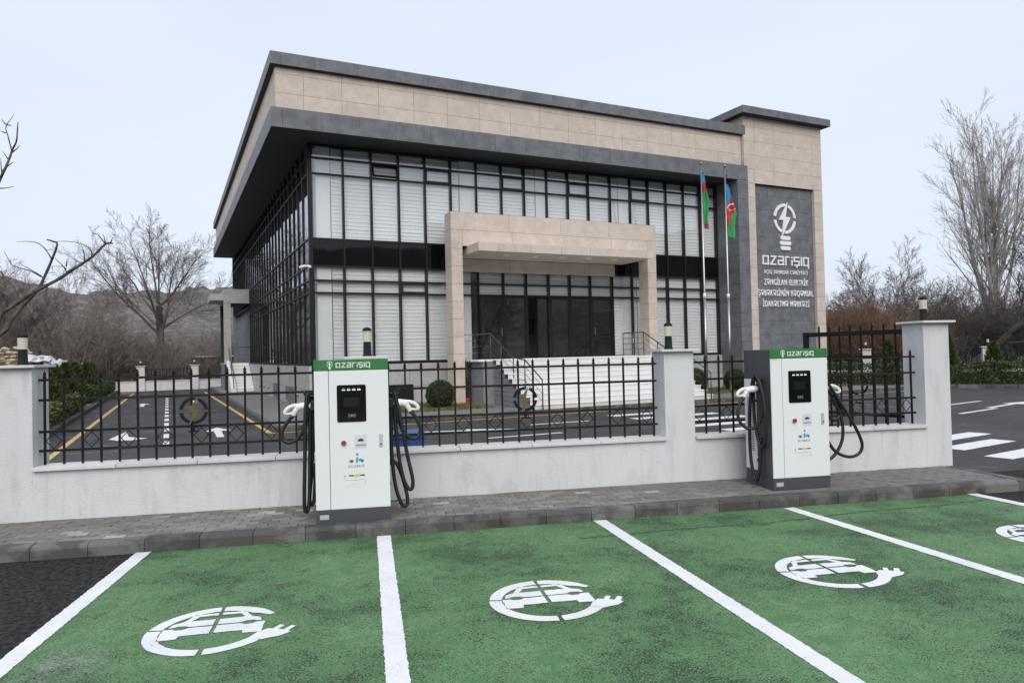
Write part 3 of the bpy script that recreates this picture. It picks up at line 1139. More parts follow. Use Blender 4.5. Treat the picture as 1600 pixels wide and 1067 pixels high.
# entrance doors
DU = [7.31, 8.33, 9.28, 10.25, 11.19, 12.13, 13.16]
for i in range(6):
    a, b = DU[i] + .04, DU[i + 1] - .04
    kind = ('door', 'side_light', 'sliding_door', 'sliding_door', 'side_light', 'door')[i]
    if i == 2:
        a, b = DU[i] + .45, DU[i + 1] + .12        # pushed half open
    fw = .07 if 'door' in kind else .045
    zt_ = 3.90
    yo = G + (.05 if i == 2 else 0)
    d = MB().box(a, a + fw, yo - .02, yo + .04, ZS, zt_).box(b - fw, b, yo - .02, yo + .04, ZS, zt_).box(a + fw, b - fw, yo - .02, yo + .04, zt_ - fw, zt_).box(a + fw, b - fw, yo - .02, yo + .04, ZS, ZS + fw).build(kind, M['frame'], BLD)
    block('pane', a + fw, b - fw, yo + .004, yo + .018, ZS + fw, zt_ - fw, M['glass'], d)
    if kind == 'door':
        hx = b - fw - .02 if i == 0 else a + fw + .02
        MB().tube([(hx, yo - .06, 2.45), (hx, yo - .06, 2.75)], .012, 8).tube([(hx, yo - .06, 2.6), (hx, yo - .02, 2.6)], .01, 6).build('handle', M['steel'], d)
for u in DU:
    block('door_post', u - .04, u + .04, G - .035, G + .09, ZS, 3.92, M['frame'], BLD)
# things dimly seen in the lobby: a screen wall and notice boards
lob = MB().box(7.0, 13.6, 5.2, 5.35, 1.62, 4.84).build('lobby_wall', M['interior'], BLD)
for x0 in (9.9, 10.9):
    block('notice_board', x0, x0 + .7, 5.15, 5.195, 2.6, 3.3, M['print_black'], lob)
for u0, u1 in ((6.38, 6.44), (14.42, 14.48)):
    pass

# portico: frame, canopy, inner lintel
PUL, PUR = 5.78, 14.36
por = MB().box(PUL + .02, PUL + .39, .02, .57, .1, 6.66).box(PUR - .39, PUR - .02, .02, .57, .1, 6.66).box(PUL + .39, PUR - .39, .02, .57, 5.53, 6.66).build('portico', M['joint'], BLD)
clad_front(por, 'beige_panel', M['beige'], cuts(PUL, PUR, 2.2, 2.1), [6.07, 6.68], .02)
clad_front(por, 'beige_panel', M['beige'], cuts(PUL + .41, PUR - .41, 1.9, 2.1), [5.515, 6.07], .02)
zp = [.12, .62] + [1.22 + .6 * i for i in range(8)] + [6.07]
for a in (PUL, PUR - .41):
    clad_front(por, 'beige_panel', M['beige'], [a, a + .41], zp, .02)
zp2 = zp + [6.68]
clad_left(por, 'beige_panel', M['beige'], [.022, .59], zp2, PUL + .02)
clad_left(por, 'beige_panel', M['beige'], [.022, .59], [z for z in zp if z < 5.4] + [5.50], PUR - .39)
for z0, z1 in zip(zp[:-1], zp[1:]):
    if z0 < 5.4:
        panel('beige_panel', M['beige'], PUL + .391, PUL + .41, .022, .585, z0 + jg, min(z1, 5.5) - jg, por)
for u0, u1 in zip(cuts(PUL, PUR, 2.2, 2.1), cuts(PUL, PUR, 2.2, 2.1)[1:]):
    panel('beige_panel', M['beige'], u0 + jg, u1 - jg, .0, .585, 6.661, 6.68, por)
can = MB().box(6.38, 13.44, -.98, 1.05, 5.26, 5.50).build('canopy', M['joint'], BLD)
for a, b in zip(cuts(6.36, 13.46, .75, 1.2), cuts(6.36, 13.46, .75, 1.2)[1:]):
    panel('beige_panel', M['beige'], a + jg, b - jg, -1.0, -.981, 5.23, 5.51, can)
    panel('beige_panel', M['beige'], a + jg, b - jg, -.979, -.02, 5.501, 5.512, can)
clad_left(can, 'beige_panel', M['beige'], [-.978, -.2, 1.0], [5.23, 5.498], 6.38)
block('canopy_underside', 6.37, 13.45, -.97, 1.04, 5.238, 5.258, M['beige'], can)
for i in range(5):
    MB().lathe([(.10, 5.215), (.13, 5.225), (.135, 5.237)], 7.75 + i * 1.12, -.25, 20).build('downlight', M['downlight'], can, smooth=True)
lin = MB().box(6.22, 13.1, 1.06, 1.24, 4.78, 5.22).build('inner_lintel', M['joint'], BLD)
clad_front(lin, 'beige_panel', M['beige'], cuts(6.2, 13.12, .7, 1.6), [4.76, 5.225], 1.06)
panel('beige_panel', M['beige'], 13.102, 13.12, 1.06, 1.24, 4.76, 5.225, lin)

# entrance stairs
SU0, SU1 = 6.8, 13.6
st = MB().box(6.45, 13.95, -.92, G - .115, .1, 1.54).build('stairs', M['sidewall'], BLD)
cheek = [(-.92, .12), (-3.88, .12)]
for i in range(10):
    zt_, vf = .12 + .149 * (i + 1), -3.88 + .296 * i
    block('step', SU0, SU1, vf - .02, vf + .31 if i < 9 else vf + .295, zt_ - .034, zt_, M['marble_step'], st, .005)
    block('riser', SU0 + .01, SU1 - .01, vf, vf + .03, zt_ - .148, zt_ - .0345, M['marble'], st)
for i in range(1, 10):
    zt_, vf = .12 + .149 * i, -3.88 + .296 * i
    MB().box(SU0 + .05, SU1 - .05, vf + .05, -.93, zt_ - .145, zt_ - .004 if False else zt_ - .006).build('step_core', M['sidewall'], st)
block('landing_slab', SU0 - .5, SU1 + .5, -.95 + .03, G - .118, 1.545, 1.612, M['marble_step'], st, .006)
block('niche_shade_panel', 6.43, 6.449, .05, .75, .14, 1.0, M['interior'], st)  # flat dark panel on the wall, its colour paints the shade of a recess


def rail(name, pts, posts, rungs, mat, rp=.022):
    """hand rail along pts, posts under it, thin rods parallel to it"""
    r0 = MB().tube(pts, rp, 8).build(name, mat, BLD, smooth=True)
    for p in posts:
        MB().tube([(p[0], p[1], p[2]), (p[0], p[1], p[3])], .02, 8).build('post', mat, r0, smooth=True)
    for d in rungs:
        MB().tube([(p[0], p[1], p[2] - d) for p in pts], .008, 5).build('rod', mat, r0)
    return r0


for ur in (7.0, 13.4):
    rail('handrail', [(ur, 1.0, 2.5), (ur, -.35, 2.5), (ur, -2.1, 1.66), (ur, -2.9, 1.60), (ur, -4.0, 1.02)],
         [(ur, 1.0, 1.6, 2.5), (ur, -.35, 1.6, 2.5), (ur, -1.2, 1.45, 2.1), (ur, -2.1, 1.0, 1.66), (ur, -2.9, .58, 1.60), (ur, -4.02, .12, 1.03)], (.2, .42, .64), M['dark_steel'])
for ua, ub in ((6.55, 7.0), (13.4, 13.85)):
    rail('landing_rail', [(ua, .95, 2.5), (ub, .95, 2.5)], [(ua if ua < 10 else ub, .95, 1.6, 2.5)], (.22, .44, .66), M['steel'])

# side entrance far along the left front, its beige stone greyed to paint in shade
so = MB().box(-.05, 1.30, 20.25, 23.7, 5.0, 5.76).box(-.05, .28, 20.28, 20.62, .1, 4.99).box(-.05, .28, 23.3, 23.64, .1, 4.99).build('side_portico', M['joint'], BLD)
panel('beige_panel', M['base'], -.07, 1.30, 20.23, 20.249, 4.99, 5.78, so)  # grey colour stands in for beige stone dulled by shade
for a, b in ((20.25, 21.4), (21.4, 22.55), (22.55, 23.7)):
    panel('beige_panel', M['base'], -.07, -.051, a + jg, b - jg, 4.99, 5.78, so)
for z0, z1 in zip((1.62, 2.46, 3.30, 4.14), (2.46, 3.30, 4.14, 4.99)):
    panel('beige_panel', M['base'], -.06, .29, 20.26, 20.279, z0 + jg, z1 - jg, so)
    panel('beige_panel', M['base'], -.07, -.051, 20.262, 20.62, z0 + jg, z1 - jg, so)
sc_ = MB().box(-.75, -.075, 20.35, 23.5, 5.16, 5.52).build('side_canopy', M['base'], BLD)  # same grey in place of shaded beige
MB().box(1.55, 1.75, 20.3, VL, .1, 4.84).box(1.33, 1.55, 20.3, 20.42, .1, 4.84).build('side_wall', M['sidewall'], BLD)
dr = block('side_door', 1.52, 1.548, 20.7, 21.7, 1.62, 3.8, M['frame'], BLD)
block('pane', 1.512, 1.518, 20.8, 21.6, 1.75, 3.68, M['spandrel'], dr)
ss = MB().box(-.05, 1.54, 20.3, 23.8, .1, 1.57).build('side_stairs', M['sidewall'], BLD)
block('landing_slab', -.07, 1.548, 20.25, 23.85, 1.575, 1.612, M['marble_step'], ss)
for i in range(10):
    zt_, vf = .12 + .148 * (i + 1), 17.3 + .295 * i
    block('step', .30, 1.18, vf, 20.24, zt_ - .14, zt_ - .004, M['marble_step'], ss)
MB().prism([(17.2, .12), (20.24, .12), (20.24, 1.75), (17.2, .32)], 'x', .02, .28).build('stringer', M['marble_step'], ss)
rail('side_handrail', [(.15, 17.2, 1.05), (.15, 20.3, 2.5), (.15, 23.6, 2.5)], [(.15, 17.2, .3, 1.05), (.15, 18.7, 1.0, 1.75), (.15, 20.3, 1.6, 2.5), (.15, 22, 1.6, 2.5), (.15, 23.6, 1.6, 2.5)], (.25, .5), M['dark_steel'])
rail('side_handrail', [(.15, 20.3, 2.5), (1.3, 20.3, 2.5)], [(1.28, 20.3, 1.6, 2.5)], (.22, .44, .66), M['dark_steel'])


# ------------------------------------------------------------------ lettering and emblem on the tower
def miter_strip(pts, t):
    """left and right edge of a polyline of width t"""
    n = len(pts)
    L, Rr = [], []
    for i in range(n):
        p = Vector(pts[i])
        d0 = (p - Vector(pts[i - 1])).normalized() if i > 0 else None
        d1 = (Vector(pts[i + 1]) - p).normalized() if i < n - 1 else None
        if d0 is None:
            nn = Vector((-d1.y, d1.x))
            k = 1
        elif d1 is None:
            nn = Vector((-d0.y, d0.x))
            k = 1
        else:
            n0, n1 = Vector((-d0.y, d0.x)), Vector((-d1.y, d1.x))
            nn = (n0 + n1).normalized()
            k = min(1 / max(nn.dot(n0), .35), 2.2)
        L.append(p + nn * t / 2 * k)
        Rr.append(p - nn * t / 2 * k)
    return L, Rr


GLY = {
    'a1': (.78, [[(.75, -.09), (.75, 1), (0, 1), (0, 0), (.66, 0)]]),
    'z': (.78, [[(0, 1), (.75, 1), (0, 0), (.78, 0)]]),
    'a2': (.78, [[(0, 1), (.75, 1), (.75, 0), (0, 0), (0, .5), (.66, .5)]]),
    'r': (.58, [[(0, -.09), (0, 1), (.58, 1)]]),
    'i': (.0, [[(0, -.09), (0, .68)], [(0, .86), (0, 1.06)]]),
    's': (.75, [[(.78, 1), (0, 1), (0, .5), (.75, .5), (.75, 0), (0, 0)], [(.38, -.10), (.38, -.34)]]),
    'l': (.0, [[(0, -.09), (0, 1.09)]]),
    'q': (.78, [[(.75, -.40), (.75, 1), (0, 1), (0, 0), (.66, 0)]]),
}


def wordmark(mb, x0, z0, h, width, y0, y1, mi=0, fy=-1):
    """the squared word azarisiq with dotless i and cedilla, in the plane y, front at y0"""
    seq = ['a1', 'z', 'a2', 'r', 'i', 's', 'l', 'q']
    gap = .36
    tot = sum(GLY[g][0] for g in seq) + gap * (len(seq) - 1)
    sx = width / tot
    x = 0.0
    for g in seq:
        w, lines = GLY[g]
        for ln in lines:
            L, Rr = miter_strip([((x + p[0]) * sx, p[1] * h) for p in ln], .19 * h)
            for i in range(len(ln) - 1):
                q = [L[i], L[i + 1], Rr[i + 1], Rr[i]]
                a = [(x0 + p.x, y0, z0 + p.y) for p in q]
                b = [(x0 + p.x, y1, z0 + p.y) for p in q]
                n = len(mb.v)
                mb.v += a + b
                mb.f += [(n + 3, n + 2, n + 1, n), (n, n + 1, n + 5, n + 4), (n + 2, n + 3, n + 7, n + 6), (n + 1, n + 2, n + 6, n + 5), (n + 3, n, n + 4, n + 7)]
                mb.m += [mi] * 5
        x += w + gap


def emblem(parent, mat, cx, cz, r, y0, y1, bulb=True, w=.20, bolt=True, name='emblem_bolt', gaps=((5, 68), (84, 172), (188, 250), (268, 352))):
    """ring in four arcs, a bolt across it, three screw bars below, each its own piece"""
    def arc(a0, a1):
        mb = MB()
        n = 10
        P = [(cx + rr_ * math.cos(R(a)), cz + rr_ * math.sin(R(a))) for rr_, seq in ((r, [a0 + (a1 - a0) * i / n for i in range(n + 1)]), (r * (1 - w), [a1 + (a0 - a1) * i / n for i in range(n + 1)])) for a in seq]
        k = len(P) // 2
        for i in range(k - 1):
            q = [P[i], P[i + 1], P[2 * k - 2 - i], P[2 * k - 1 - i]]
            mb.prism(q, 'y', y0, y1)
        mb.build('ring_arc', mat, parent)
    for g_ in gaps:
        arc(*g_)
    if bolt:
        mb = MB()
        mb.prism([(cx + x * r, cz + z * r) for x, z in ((.28, 1.12), (-.52, -.10), (.02, -.10))], 'y', y0 - .0016, y1)
        mb.prism([(cx + x * r, cz + z * r) for x, z in ((-.30, -1.22), (.52, .12), (-.10, .12))], 'y', y0 - .0008, y1 + .0008)
        mb.build(name, mat, parent)
    if bulb:
        for i, (hw) in enumerate((.44, .50, .44)):
            zc = cz - r * (1.28 + .34 * i)
            hh = .13 * r
            MB().prism([(cx + x * r, zc + z) for x, z in ((-hw, -hh * .5), (-hw + .08, -hh), (hw - .08, -hh), (hw, -hh * .5), (hw, hh * .5), (hw - .08, hh), (-hw + .08, hh), (-hw, hh * .5))], 'y', y0, y1).build('screw_bar', mat, parent)


emblem(tower, M['letter'], 21.48, 7.42, .66, .10, .145)
mb = MB()
wordmark(mb, 20.13, 5.40, .34, 2.72, .10, .145)
mb.build('wordmark', M['letter'], BLD)


def text(name, s, size, x, z, y, mat, parent, width=None, depth=.02, bold=.0, flat=False):
    cu = bpy.data.curves.new(name, 'FONT')
    cu.body = s
    cu.size = size
    cu.align_x = 'CENTER'
    cu.extrude = depth / 2
    cu.offset = bold
    cu.resolution_u = 3
    cu.space_character = 1.16
    cu.space_word = 1.25
    tmp = bpy.data.objects.new(name, cu)
    COL.objects.link(tmp)
    bpy.context.view_layer.update()
    dg = bpy.context.evaluated_depsgraph_get()
    me = bpy.data.meshes.new_from_object(tmp.evaluated_get(dg), depsgraph=dg)
    bpy.data.objects.remove(tmp)
    me.materials.clear()
    me.materials.append(mat)
    o = place(name, me, parent, (x, y, z))
    o.rotation_euler = (R(90), 0, 0)
    if width:
        xs = [v_.co.x for v_ in me.vertices]
        if xs:
            o.scale = (width / (max(xs) - min(xs)), 1, 1)
    return o


text('lettering', 'AÇIQ SƏHMDAR CƏMİYYƏTİ', .24, 21.49, 4.98, .13, M['letter'], BLD, 2.62, .03, .001)
text('lettering', 'ZƏNGİLAN ELEKTRİK', .36, 21.47, 4.50, .125, M['letter'], BLD, 2.66, .04, .003)
text('lettering', 'ŞƏBƏKƏSİNİN RƏQƏMSAL', .36, 21.44, 4.03, .125, M['letter'], BLD, 3.30, .04, .003)
text('lettering', 'İDARƏETMƏ MƏRKƏZİ', .36, 21.44, 3.56, .125, M['letter'], BLD, 2.78, .04, .003)

# ------------------------------------------------------------------ white boundary wall
WALL = empty('boundary_wall', (0, 8.45, 0))
tag(WALL, 'low white rough plastered wall with square pillars along the pavement', 'wall')
WY = 8.45


def W_(mb):
    mb.v = [(a, b - WY, c) for a, b, c in mb.v]
    return mb


def fine_box(name, x0, x1, y0, y1, z0, z1, mat, parent, b=.006):
    return bevel(W_(MB().box(x0, x1, y0, y1, z0, z1)).build(name, mat, parent), b, 2)


PILL = [(-3.82, 1.765), (-.10, 1.775), (3.79, 1.775), (7.57, 2.085)]
edges = [-9.0] + sum([[c - .2, c + .2] for c, h in PILL], [])
for i in range(0, len(edges) - 1, 2):
    x0, x1 = edges[i], edges[i + 1]
    W_(MB().box(x0 - .02, x1 + .02 if x1 < 7 else x1, 8.45, 8.70, -.03, .658)).build('wall_base', M['stucco'], WALL)
    n = max(1, round((x1 - x0) / .78))
    for k in range(n):
        a, b = x0 + (x1 - x0) * k / n, x0 + (x1 - x0) * (k + 1) / n
        fine_box('coping_slab', a + .003, b - .003, 8.405 + random.uniform(-.003, .003), 8.755, .659, .70, M['marble'], WALL, .004)
for c, h in PILL:
    p = fine_box('pillar', c - .2, c + .2, 8.4475, 8.85, -.03, h, M['stucco'], WALL, .008)
    q = fine_box('pillar_cap', c - .255, c + .255, 8.375, 8.905, h + .001, h + .031, M['marble'], p, .004)

# lamps on the pillars
def pillar_lamp(x, y, z):
    r = empty('pillar_lamp', (x, y, z))
    MB().lathe([(.058, 0), (.058, .012), (.050, .016), (.0445, .17)], sides=20).build('lamp_base', M['iron'], r, smooth=True)
    prof = [(.044, .17)]
    for k in range(5):
        z0 = .172 + .026 * k
        prof += [(.044, z0), (.050, z0 + .004), (.050, z0 + .019), (.044, z0 + .023)]
    MB().lathe(prof + [(.044, .302)], sides=20).build('diffuser', M['lamp_glass'], r)
    MB().lathe([(.053, .300), (.055, .308), (.050, .322), (.036, .337), (.016, .346), (.002, .348)], sides=20).build('dome_cap', M['iron'], r, smooth=True)
    return r


LG = 'bollard lamps on the wall pillars'
L0 = pillar_lamp(-3.78, 8.62, 1.797)
tag(L0, 'black lamp with cream louvres on the leftmost wall pillar', 'lamp', LG)
for x, z, lab in ((-.09, 1.807, 'black lamp with cream louvres showing above the left charger'), (3.73, 1.807, 'black lamp with cream louvres on the middle wall pillar'), (7.53, 2.117, 'black lamp with cream louvres on the tall pillar beside the gate')):
    c = copy_tree(L0)
    c.location = (x, 8.62, z)
    tag(c, lab, 'lamp', LG)

# iron fence panels
BAR_S = .0105
mb = MB().box(-BAR_S, BAR_S, -BAR_S, BAR_S, .70, 1.640)
mb.lathe([(.010, 1.640), (.020, 1.652), (.022, 1.662), (.010, 1.668), (.019, 1.682), (.014, 1.700), (.002, 1.728)], sides=8)
bar_me = mb.mesh('bar', M['iron'])
FZ = [.855, 1.062, 1.408, 1.628]


def diamond_mesh(w):
    mb = MB()
    q = [(-w, 0), (0, .085), (w, 0), (0, -.085)]
    for i in range(4):
        a, b = q[i], q[(i + 1) % 4]
        mb.tube([(a[0], 0, a[1]), (b[0], 0, b[1])], .0055, 5)
    return mb.mesh('diamond', M['iron_gold'])


dm = diamond_mesh(.078)


def fence(x0, x1, n, ecx, label):
    f = empty('fence_panel', ((x0 + x1) / 2, 8.62, .70))
    off = Vector((-(x0 + x1) / 2, 0, -.70))
    xs = [x0 + (x1 - x0) * i / (n - 1) for i in range(n)]
    rr_ = random.Random(int(x0 * 100))
    for x in xs:
        o = place('bar', bar_me, f, off + Vector((x, 0, 0)))
        o.rotation_euler = (rr_.uniform(-.003, .003), rr_.uniform(-.004, .004), 0)
    for z in FZ:
        mb = MB().box(x0 - .045, x1 + .045, -.027, -BAR_S - .0005, z - .0135, z + .0135)
        o = mb.build('rail', M['iron_gold'], f)
        o.location = off
    for i in range(0, n - 1, 2):
        xm = (xs[i] + xs[i + 1]) / 2
        place('diamond', dm, f, off + Vector((xm, -.01, (FZ[0] + FZ[1]) / 2)))
    if ecx is not None:
        e = MB().box(-.012, .012, -.004, .01, -.222, -.192).build('emblem', M['iron'], f)
        emblem(e, M['iron'], 0, 0, .152, -.005, .012, w=.23, bulb=False, bolt=False)
        e.location = off + Vector((ecx, -.045, 1.235))
        mb = MB()
        mb.prism([(x * .15, z * .15) for x, z in ((.28, 1.0), (-.50, -.08), (.02, -.08))], 'y', -.004, .006)
        mb.prism([(x * .15, z * .15) for x, z in ((-.30, -1.1), (.50, .10), (-.10, .10))], 'y', -.006, .004)
        mb.build('bolt', M['gold_dull'], e)
        MB().box(-.05, .05, -.005, .012, -.192, -.178).build('emblem_foot', M['iron'], e)
        MB().box(-.055, .055, -.005, .012, -.24, -.222).build('emblem_foot', M['iron'], e)
    f['category'] = 'fence'
    f['group'] = 'iron fence panels on the white wall'
    f['label'] = label
    return f


fence(-3.575, -.345, 18, -2.03, 'black iron fence panel left of the left charger')
fence(.155, 3.50, 18, 1.81, 'black iron fence panel between the left charger and the middle pillar')
fence(4.03, 7.30, 18, None, 'black iron fence panel behind the right charger')

# open gate leaf behind the tall pillar
gx0, gy0, gx1, gy1 = 7.66, 9.02, 6.98, 10.60
GL = math.hypot(gx1 - gx0, gy1 - gy0)
gate = empty('gate_leaf', (gx0, gy0, 0), math.atan2(gy1 - gy0, gx1 - gx0))
tag(gate, 'open black iron gate leaf swung back behind the tall pillar', 'gate')
MB().box(0, .07, -.035, .035, .10, 2.03).build('stile', M['iron'], gate)
MB().box(GL - .07, GL, -.035, .035, .10, 2.03).build('stile', M['iron'], gate)
for z0, h in ((1.955, .07), (.12, .07), (1.60, .045), (.72, .045), (.50, .045)):
    MB().box(.07, GL - .07, -.025, .025, z0, z0 + h).build('rail', M['iron'], gate)
gb = MB().box(-.011, .011, -.011, .011, .19, 2.06).lathe([(.010, 2.06), (.021, 2.075), (.010, 2.085), (.018, 2.10), (.002, 2.14)], sides=8).mesh('bar', M['iron'])
for i in range(8):
    place('bar', gb, gate, (.07 + (GL - .14) * (i + 1) / 9, -.04, 0))
emblem(gate, M['iron'], GL / 2, 1.2, .17, -.07, -.055, w=.17, bulb=False, bolt=False)
MB().box(GL / 2 - .06, GL / 2 + .06, -.07, -.055, .95, .97).build('emblem_foot', M['iron'], gate)
MB().box(GL / 2 - .05, GL / 2 + .05, -.07, -.055, .90, .92).build('emblem_foot', M['iron'], gate)

# ------------------------------------------------------------------ the two charging stations
def rounded(x0, x1, z0, z1, r, n=4):
    pts = []
    for cx, cz, a0 in ((x1 - r, z1 - r, 0), (x0 + r, z1 - r, 90), (x0 + r, z0 + r, 180), (x1 - r, z0 + r, 270)):
        for i in range(n + 1):
            a = R(a0 + 90 * i / n)
            pts.append((cx + r * math.cos(a), cz + r * math.sin(a)))
    return pts


def spline(pts, n=6):
    """smooth path through points (Catmull-Rom)"""
    P = [Vector(p) for p in pts]
    P = [P[0] * 2 - P[1]] + P + [P[-1] * 2 - P[-2]]
    out = []
    for i in range(1, len(P) - 2):
        a, b, c, d = P[i - 1], P[i], P[i + 1], P[i + 2]
        for k in range(n):
            t = k / n
            out.append(.5 * ((2 * b) + (c - a) * t + (2 * a - 5 * b + 4 * c - d) * t * t + (3 * b - a - 3 * c + d) * t ** 3))
    out.append(P[-2])
    return out


def connector(parent, s, y, z):
    """white charging gun sitting sideways in its holster; s = -1 left, +1 right"""
    g = MB()
    g.tube(spline([(s * .425, y, z), (s * .47, y, z), (s * .52, y, z - .004), (s * .565, y, z - .022)], 4), [.036, .037, .038, .040, .041, .041, .040, .039, .038, .037, .036, .034, .032], 12)
    g.tube(spline([(s * .535, y, z + .010), (s * .60, y, z + .004), (s * .65, y, z - .018), (s * .683, y, z - .055), (s * .672, y, z - .085)], 4), [.024] + [.020] * 14 + [.016] * 2, 10)
    g.tube(spline([(s * .555, y, z - .02), (s * .585, y, z - .062), (s * .600, y, z - .098)], 4), [.030] * 4 + [.027] * 4 + [.024], 12)
    g.tube(spline([(s * .672, y, z - .080), (s * .645, y, z - .078), (s * .605, y, z - .070)], 4), .012, 8)
    o = g.build('connector', M['plastic_white'], parent, smooth=True)
    MB().tube([(s * .668, y, z - .040), (s * .690, y, z - .062)], .012, 8).build('trigger', M['plastic_black'], o, smooth=True)
    return o


def charger(cx, cy, z0, variant):
    c = empty('charging_station', (cx, cy, z0))
    W2, D, H = .370, .62, 1.655
    bevel(MB().box(-W2, W2, .001, D, .002, .138).build('plinth', M['charger_grey'], c), .004)
    bevel(MB().box(-W2 + .002, W2 - .002, .016, D - .003, .139, H - .002).build('cabinet', M['charger_grey'], c), .005)
    bevel(MB().box(-W2, -.2280, -.004, .015, .141, 1.543).build('front_trim', M['charger_white'], c), .004)
    door = bevel(MB().box(-.2235, W2, -.004, .015, .141, 1.543).build('front_door', M['charger_white'], c), .004)
    head = bevel(MB().box(-W2 - .001, W2 + .001, -.006, .015, 1.546, H).build('header_band', M['charger_green'], c), .003)
    mb = MB()
    wordmark(mb, -.148, 1.578, .043, .335, -.0105, -.0062)
    mb.build('wordmark', M['print_white'], head)
    emblem(head, M['print_white'], -.212, 1.612, .030, -.0095, -.0062, w=.17, bulb=False)
    MB().box(-.222, -.202, -.0095, -.0062, 1.560, 1.580).build('emblem_foot', M['print_white'], head)
    # screen panel
    scr = MB().prism(rounded(-.147, .143, 1.020, 1.397, .018), 'y', -.010, -.0045).build('screen_panel', M['black_gloss'], c)
    for i, x in enumerate((-.097, -.046, .005, .056)):
        MB().box(x, x + .034, -.0115, -.0102, 1.340, 1.353).build('status_light', M['led_green' if i == 0 and variant == 0 else 'led'], scr)
        MB().box(x + .004, x + .030, -.0112, -.0102, 1.362, 1.366).build('light_caption', M['print_grey'], scr)
    MB().box(-.082, .074, -.0112, -.0102, 1.178, 1.268).build('display', M['lcd'], scr)
    mk_ = MB()
    for s in (-1, 1):
        for k, r_ in enumerate((.012, .022, .032)):
            n = 6
            for i in range(n):
                a0, a1 = R(-38 + 76 * i / n), R(-38 + 76 * (i + 1) / n)
                q = [(s * (r_ + dr_) * math.cos(a) , 1.085 + (r_ + dr_) * math.sin(a)) for a, dr_ in ((a0, 0), (a1, 0), (a1, .004), (a0, .004))]
                mk_.poly([(x, -.0112, z) for x, z in (q if s > 0 else q[::-1])][::-1])
    mk_.box(-.006, .006, -.0112, -.0102, 1.072, 1.098)
    mk_.build('card_reader_mark', M['print_grey'], scr)
    # stop button, card, handle, plate
    b = MB()
    b.v = []
    es = MB().tube([(-.087, -.0045, .812), (-.087, -.010, .812)], .030, 20).build('stop_button_ring', M['print_yellow' if False else 'card'], c)
    MB().tube([(-.087, -.010, .812), (-.087, -.030, .812), (-.087, -.034, .812)], [.022, .024, .020], 18).build('stop_button', M['red'], es, smooth=False)
    cd = MB().box(.022, .142, -.0062, -.0045, .748, .885).build('instruction_card', M['card'], c)
    mb = MB().prism([(.052, .830), (.070, .846), (.098, .846), (.112, .830), (.112, .820), (.052, .820)], 'y', -.0075, -.0063)
    mb.box(.030, .134, -.0075, -.0063, .782, .786).box(.030, .134, -.0075, -.0063, .774, .777)
    mb.build('card_print', M['print_black'], cd)
    hd = bevel(MB().prism(rounded(.268, .302, .760, .890, .008), 'y', -.018, -.0045).build('door_handle', M['steel_light'], c), .002)
    MB().tube([(.285, -.018, .785), (.285, -.020, .785)], .009, 12).build('lock', M['plastic_black'], hd)
    MB().box(-.335, -.245, -.002, .0005, .045, .092).build('rating_plate', M['steel_light'], c)
    if variant:
        MB().box(-.350, -.285, -.0062, -.0045, 1.530, 1.540).build('yellow_sticker', M['print_yellow'], c)
    # printed decal: rider and car, name, badges, cable and car outline
    dec = MB().box(-.035, .105, -.0055, -.0045, .470, .712).build('decal', M['charger_white'], c)
    y0, y1 = -.0068, -.0056
    mb = MB()
    mb.prism([(.030, .600), (.048, .602), (.056, .640), (.050, .668), (.034, .655), (.028, .632)], 'y', y0, y1)
    mb.tube([(.044, y1, .688), (.044, y0, .688)], .014, 12)
    mb.prism([(.056, .622), (.060, .640), (.078, .648), (.090, .640), (.108, .634), (.108, .618), (.056, .616)], 'y', y0, y1)
    mb.tube([(.094, y1, .616), (.094, y0, .616)], .013, 12)
    mb.build('blue_rider', M['print_blue'], dec)
    mb = MB().prism([(-.040, .622), (-.030, .638), (.004, .636), (.012, .622), (.006, .612), (-.038, .612)], 'y', y0, y1)
    mb.tube([(-.012, y1, .614), (-.012, y0, .614)], .013, 12)
    mb.build('yellow_scooter', M['print_gold'], dec)
    text('decal_name', 'ECOBRIZ', .034, .035, .558, -.0058, M['print_black'], dec, .155, .001)
    for bx_ in (-.042, .070):
        MB().box(bx_, bx_ + .048, y0, y1, .470, .482).build('badge', M['print_black'], dec)
    MB().prism(rounded(.008, .068, .464, .488, .010), 'y', y0, y1).build('badge', M['print_yellow'], dec)
    mb = MB()
    mb.tube([(-.082, -.005, .470), (-.082, -.005, .440), (-.072, -.005, .432), (.030, -.005, .430), (.110, -.005, .436), (.122, -.005, .425), (.122, -.005, .392)], .0014, 4)
    mb.tube([(.028, -.005, .440), (.028, -.005, .420)], .002, 4)
    mb.box(-.092, -.072, y0, -.0046, .470, .478)
    mb.build('cable_drawing', M['print_grey'], c)
    mb = MB()
    for a in ([(-.075, .352), (-.068, .370), (-.020, .380), (.020, .402), (.085, .402), (.120, .385), (.128, .362)], [(-.060, .350), (-.030, .352)], [(.0, .352), (.075, .358)], [(-.005, .382), (.03, .392), (.08, .390)]):
        mb.tube([(x, -.005, z) for x, z in a], .0011, 4)
    mb.build('car_drawing', M['card'], c)
    # side vents
    for s in (-1, 1):
        xo = s * (W2 + .004)
        v_ = MB().box(min(s * (W2 - .002), xo), max(s * (W2 - .002), xo), .34, .605, .19, 1.295).build('vent_panel', M['charger_white'], c)
        mb = MB()
        for k in range(30):
            z = .42 + k * .022
            a, b = xo, xo + s * .003
            mb.box(min(a, b), max(a, b), .40, .545, z, z + .009)
        mb.build('vent_slots', M['charger_grey'], v_)
    for s in (-1, 1):
        for zz in (1.02, .62, .30):
            MB().box(min(s * (W2 - .002), s * (W2 + .014)), max(s * (W2 - .002), s * (W2 + .014)), .315, .335, zz, zz + .03).build('hinge', M['plastic_black'], c)
